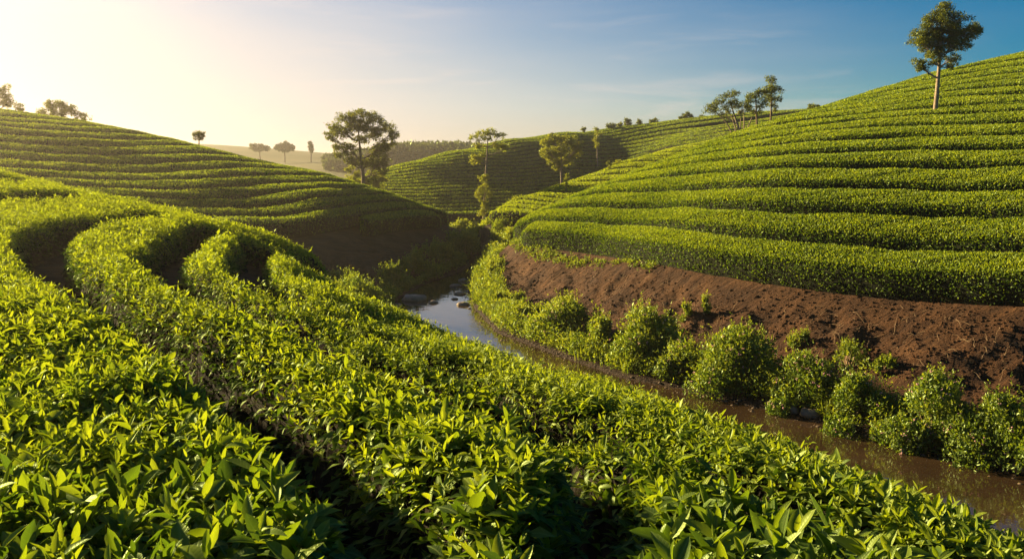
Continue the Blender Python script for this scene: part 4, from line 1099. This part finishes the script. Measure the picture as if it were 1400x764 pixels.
# low grass and herbs filling the banks between the bushes
def herbs(name, label, line, offs, n, hts, size, tint, mat):
    lv = Leaves(); L0 = resamp(np.asarray(line), 600)
    t = unit(np.gradient(L0, axis=0)); nr = np.c_[-t[:, 1], t[:, 0]]
    i = rng.integers(0, 600, n); o_ = rng.uniform(offs[0], offs[1], n)
    x = L0[i, 0] + nr[i, 0] * o_ + rng.normal(0, .08, n); y = L0[i, 1] + nr[i, 1] * o_ + rng.normal(0, .08, n)
    dens = fbm(x * .9, y * .9, 3, 91) + .5 * fbm(x * 3, y * 3, 2, 92)
    k = dens > -.22; x, y, dens = x[k], y[k], dens[k]
    z = ground(x, y)[0]; k = z > WATER + .02; x, y, z, dens = x[k], y[k], z[k], dens[k]
    n = len(x); H = rng.uniform(*hts, n) * (.55 + 1.1 * np.clip(dens + .25, 0, 1))
    m = 7
    for q in range(m):
        f = rng.uniform(.05, 1, n); lean = rng.normal(0, .16, (n, 2)) * H[:, None] * f[:, None] ** 2
        p = np.c_[x + lean[:, 0], y + lean[:, 1], z + H * f]
        Ln = size * rng.uniform(.6, 1.5, n) * np.interp(y, [15, 60], [1, 1.7])
        d = unit(np.array([0, 0, .8]) + rand_dir(n) * .9)
        lv.add(p, d, unit(np.array([0, 0, .5]) + rand_dir(n)), Ln, Ln * rng.uniform(.2, .5, n), np.clip(rng.normal(tint, .2, n) + .25 * f - .1, 0, 1), 'low', rng.uniform(0, .5, n))
    tag(lv.build(name, mat), label, kind='stuff')
rline = [tuple(p) for p in resamp(Rr, 80)[14:66]]
herbs('bank_grass', 'loose grass and herbs between the bushes of the right bank', rline, (-1.5, -.1) if sdf(POLY_RIV, np.array([rline[20][0] + .5]), np.array([rline[20][1] + .5]))[0] > 0 else (.1, 1.5), 16000, (.2, .75), .085, .62, M_bush)
def blades(name, label, line, offs, n, hts, mat):
    lv = Leaves(); L0 = resamp(np.asarray(line), 600)
    t = unit(np.gradient(L0, axis=0)); nr = np.c_[-t[:, 1], t[:, 0]]
    nc = 170; ci = rng.integers(0, 600, nc); co = rng.uniform(offs[0], offs[1], nc); ch = rng.uniform(.5, 1.2, nc)
    q = rng.integers(0, nc, n); x = L0[ci[q], 0] + nr[ci[q], 0] * co[q] + rng.normal(0, .11, n); y = L0[ci[q], 1] + nr[ci[q], 1] * co[q] + rng.normal(0, .11, n)
    z = ground(x, y)[0]; k = z > WATER - .02; x, y, z, q = x[k], y[k], z[k], q[k]; n = len(x)
    L = rng.uniform(*hts, n) * ch[q]; d = unit(np.array([0, 0, 1.0]) + rng.normal(0, .3, (n, 3)))
    lv.add(np.c_[x, y, z - .02], d, unit(rand_dir(n) * np.array([1, 1, .2])), L, rng.uniform(.012, .024, n) * np.interp(y, [15, 50], [1, 2.2]), np.clip(rng.normal(.7, .2, n), 0, 1), 'high', rng.uniform(.1, .8, n))
    tag(lv.build(name, mat), label, kind='stuff')
blades('tall_grass', 'tufts of tall grass standing among the bushes of the right bank', rline, (-1.3, -.1) if sdf(POLY_RIV, np.array([rline[20][0] + .5]), np.array([rline[20][1] + .5]))[0] > 0 else (.1, 1.3), 7000, (.3, .85), M_bush)
lline = [tuple(p) for p in resamp(Ll, 80)[34:60]]
herbs('bank_grass', 'shaded grass along the foot of the left bank', lline, (.1, 1.0), 3500, (.15, .45), .10, .4, M_bush)
herbs('bank_top_grass', 'thin grass hanging over the bare bank under the lowest hedge of the right hill', [tuple(p) for p in POLY_C[6:11]], (-.2, .3), 700, (.06, .26), .07, .6, M_bush)
herbs('valley_grass', 'golden grass on the valley floor below the umbrella tree', [(-1.0, 57), (-.2, 63), (1.0, 72), (-1, 82)], (-3.2, 2.6), 6000, (.2, .6), .13, .75, M_bush)

# ------------------------------------------------------------------ stones
def stone_mesh(r, seed, n=10):
    th = np.linspace(0, math.pi, n); ph = np.linspace(0, 2 * math.pi, 2 * n, endpoint=False)
    T_, F_ = np.meshgrid(th, ph, indexing='ij')
    v = np.c_[(np.sin(T_) * np.cos(F_)).ravel(), (np.sin(T_) * np.sin(F_)).ravel(), np.cos(T_).ravel()]
    f = 1 + .45 * fbm(v[:, 0] * 1.4 + seed * 3.3 + v[:, 2], v[:, 1] * 1.4 + seed * 1.7 - v[:, 2] * .7, 3, 81)
    v = v * f[:, None] * r
    i = np.arange(n - 1)[:, None] * 2 * n; j = np.arange(2 * n)[None, :]; k = (j + 1) % (2 * n)
    return v, np.stack([i + j, i + 2 * n + j, i + 2 * n + k, i + k], -1).reshape(-1, 4)
ST_ = [(566, 410, .62, .42, .24, 'flat dark rock breaking the water in the stream'), (592, 414, .22, .16, .10, 'small stone right of the flat dark rock in the stream'), (543, 417, .2, .15, .08, 'small stone left of the flat dark rock in the stream'),
       (633, 384, .30, .2, .12, 'stone at the far water edge under the yellow bush'), (624, 391, .34, .2, .11, 'stone in the bright water near the far bend'), (629, 402, .28, .2, .1, 'low stone in the bright water, below the far bend'), (622, 409, .16, .12, .07, 'tiny stone alone in the bright water'),
       (634, 417, .3, .2, .12, 'stone by the right bank, lowest of those in the bright water'),
       (1060, 560, .24, .18, .16, 'pale rounded stone at the right water edge, left of the stone pair'), (1084, 566, .16, .13, .11, 'small pale stone right of the rounded one at the water edge'), (1108, 571, .30, .2, .15, 'biggest pale stone at the right water edge'),
       (1162, 587, .16, .12, .1, 'stone under the dark low bush at the water edge'), (1204, 600, .22, .15, .1, 'pale stone below the most flowery bush'), (1296, 617, .26, .16, .1, 'flat pale stone at the water edge under the dark bush'), (1396, 646, .26, .2, .13, 'pale stone at the right edge of the picture')]
for q, (px, py, a, b, c, lab) in enumerate(ST_):
    x, y = foot(px, py, WATER); v, f = stone_mesh(1.0, q)
    v = v * np.array([a, b, c]); g = max(gz(x, y), WATER)
    ca_, sa_ = math.cos(q * 1.3), math.sin(q * 1.3) * .4
    o = build('river_stone', v, [f], [M_stone], [0]); o.location = (x, y, g + c * .15)
    tag(o, lab, 'stone', 'stones in and beside the stream')
def gravel():
    V, F, n0 = [], [], 0
    base_v, base_f = stone_mesh(1.0, 3, 5)
    rr = resamp(Rr, 400)
    for q in range(3200):
        i = rng.integers(20, 330); j = rng.normal(0, .22) - .12
        a = rr[i]; t = unit((rr[min(i + 1, 399)] - rr[i - 1])[None])[0]; nrm = np.array([-t[1], t[0]])
        p = a - nrm * j if sdf(POLY_RIV, np.array([a[0] - nrm[0] * .3]), np.array([a[1] - nrm[1] * .3]))[0] > 0 else a + nrm * j
        p = p + t * rng.uniform(-.1, .1)
        r = abs(rng.normal(0, .017)) + .008
        V.append((base_v * np.array([r * rng.uniform(1, 1.7), r * rng.uniform(1, 1.5), r * .75]), p)); 
    pts = np.array([p for _, p in V]); z = np.maximum(ground(pts[:, 0], pts[:, 1])[0], WATER - .01)
    vv = np.concatenate([v + np.array([p[0], p[1], zz]) for (v, p), zz in zip(V, z)])
    ff = (base_f[None] + (np.arange(len(V)) * len(base_v))[:, None, None]).reshape(-1, 4)
    tag(build('gravel', vv, [ff], [M_gravel], [0]), 'small gravel along the right water edge', kind='stuff')
gravel()
def debris():
    """dry roots, straw and crumbs of earth on the right bank"""
    tb = Tubes(); 
    for q in range(170):
        px = rng.uniform(760, 1400); py = np.interp(px, [760, 1000, 1400], [335, 375, 425]) + rng.uniform(5, 105)
        Y = np.interp(py, [np.interp(px, [760, 1000, 1400], [330, 365, 412]), np.interp(px, [760, 1000, 1400], [420, 480, 530])], [np.interp(px, [760, 1000, 1400], [37.8, 27.6, 21.8]), np.interp(px, [760, 1000, 1400], [35.4, 25, 19.2])])
        x, _ = ray(px, py); x *= Y; L = abs(rng.normal(0, .22)) + .08; a = rng.uniform(0, 2 * math.pi)
        m = 5; t = np.linspace(0, 1, m); xs = x + math.cos(a) * L * t + rng.normal(0, .02, m); ys = Y + math.sin(a) * L * t
        zs = ground(xs, ys)[0] + .02 + .12 * L * np.sin(t * math.pi) * rng.uniform(0, 1.1)
        tb.add(np.c_[xs, ys, zs], np.linspace(.006, .002, m), 4)
    o = build('dry_roots', np.concatenate(tb.v), [np.concatenate(tb.f)], [M_twig], [0]); tag(o, 'dry roots and straw scattered on the bare right bank', kind='stuff')
debris()
def clods():
    V, n = [], 4500
    bv, bf = stone_mesh(1.0, 5, 5)
    px = rng.uniform(690, 1420, n); f = rng.uniform(0, 1, n) ** .8
    py0 = np.interp(px, [690, 760, 1000, 1400], [322, 330, 368, 414]); Y0 = np.interp(px, [690, 760, 1000, 1400], [41, 37.4, 27.6, 21.6])
    x, _ = ray(px, py0); x = x * Y0 - f * 1.6; y = Y0 - f * 3.0 + .3
    z = ground(x, y)[0]; r = np.abs(rng.normal(0, .016, n)) + .008
    vv = (bv[None] * r[:, None, None] * rng.uniform(.7, 1.5, (n, 1, 3)) + np.c_[x, y, z][:, None]).reshape(-1, 3)
    ff = (bf[None] + (np.arange(n) * len(bv))[:, None, None]).reshape(-1, 4)
    tag(build('soil_clods', vv, [ff], [M_soil], [0], {'wet': np.zeros(len(vv))}), 'crumbs and clods of earth on the bare right bank', kind='stuff')
clods()

# ------------------------------------------------------------------ haze over the whole valley
def haze():
    m, t, o = newmat('haze_air')
    v = N(t, 'ShaderNodeVolumePrincipled'); v.inputs['Color'].default_value = (1.0, .90, .74, 1); v.inputs['Density'].default_value = 0.00068
    v.inputs['Anisotropy'].default_value = 0.80
    t.links.new(v.outputs[0], o.inputs['Volume'])
    x0, x1, y0, y1, z0, z1 = -2700, 2700, -60, 2500, -14, 26
    V = [(x, y, z) for z in (z0, z1) for y in (y0, y1) for x in (x0, x1)]
    F = [(0, 2, 3, 1), (4, 5, 7, 6), (0, 1, 5, 4), (2, 6, 7, 3), (0, 4, 6, 2), (1, 3, 7, 5)]
    tag(build('haze', V, [np.array(F)], [m], [0], smooth=False), 'thin golden morning haze over the valley', kind='stuff')
haze()
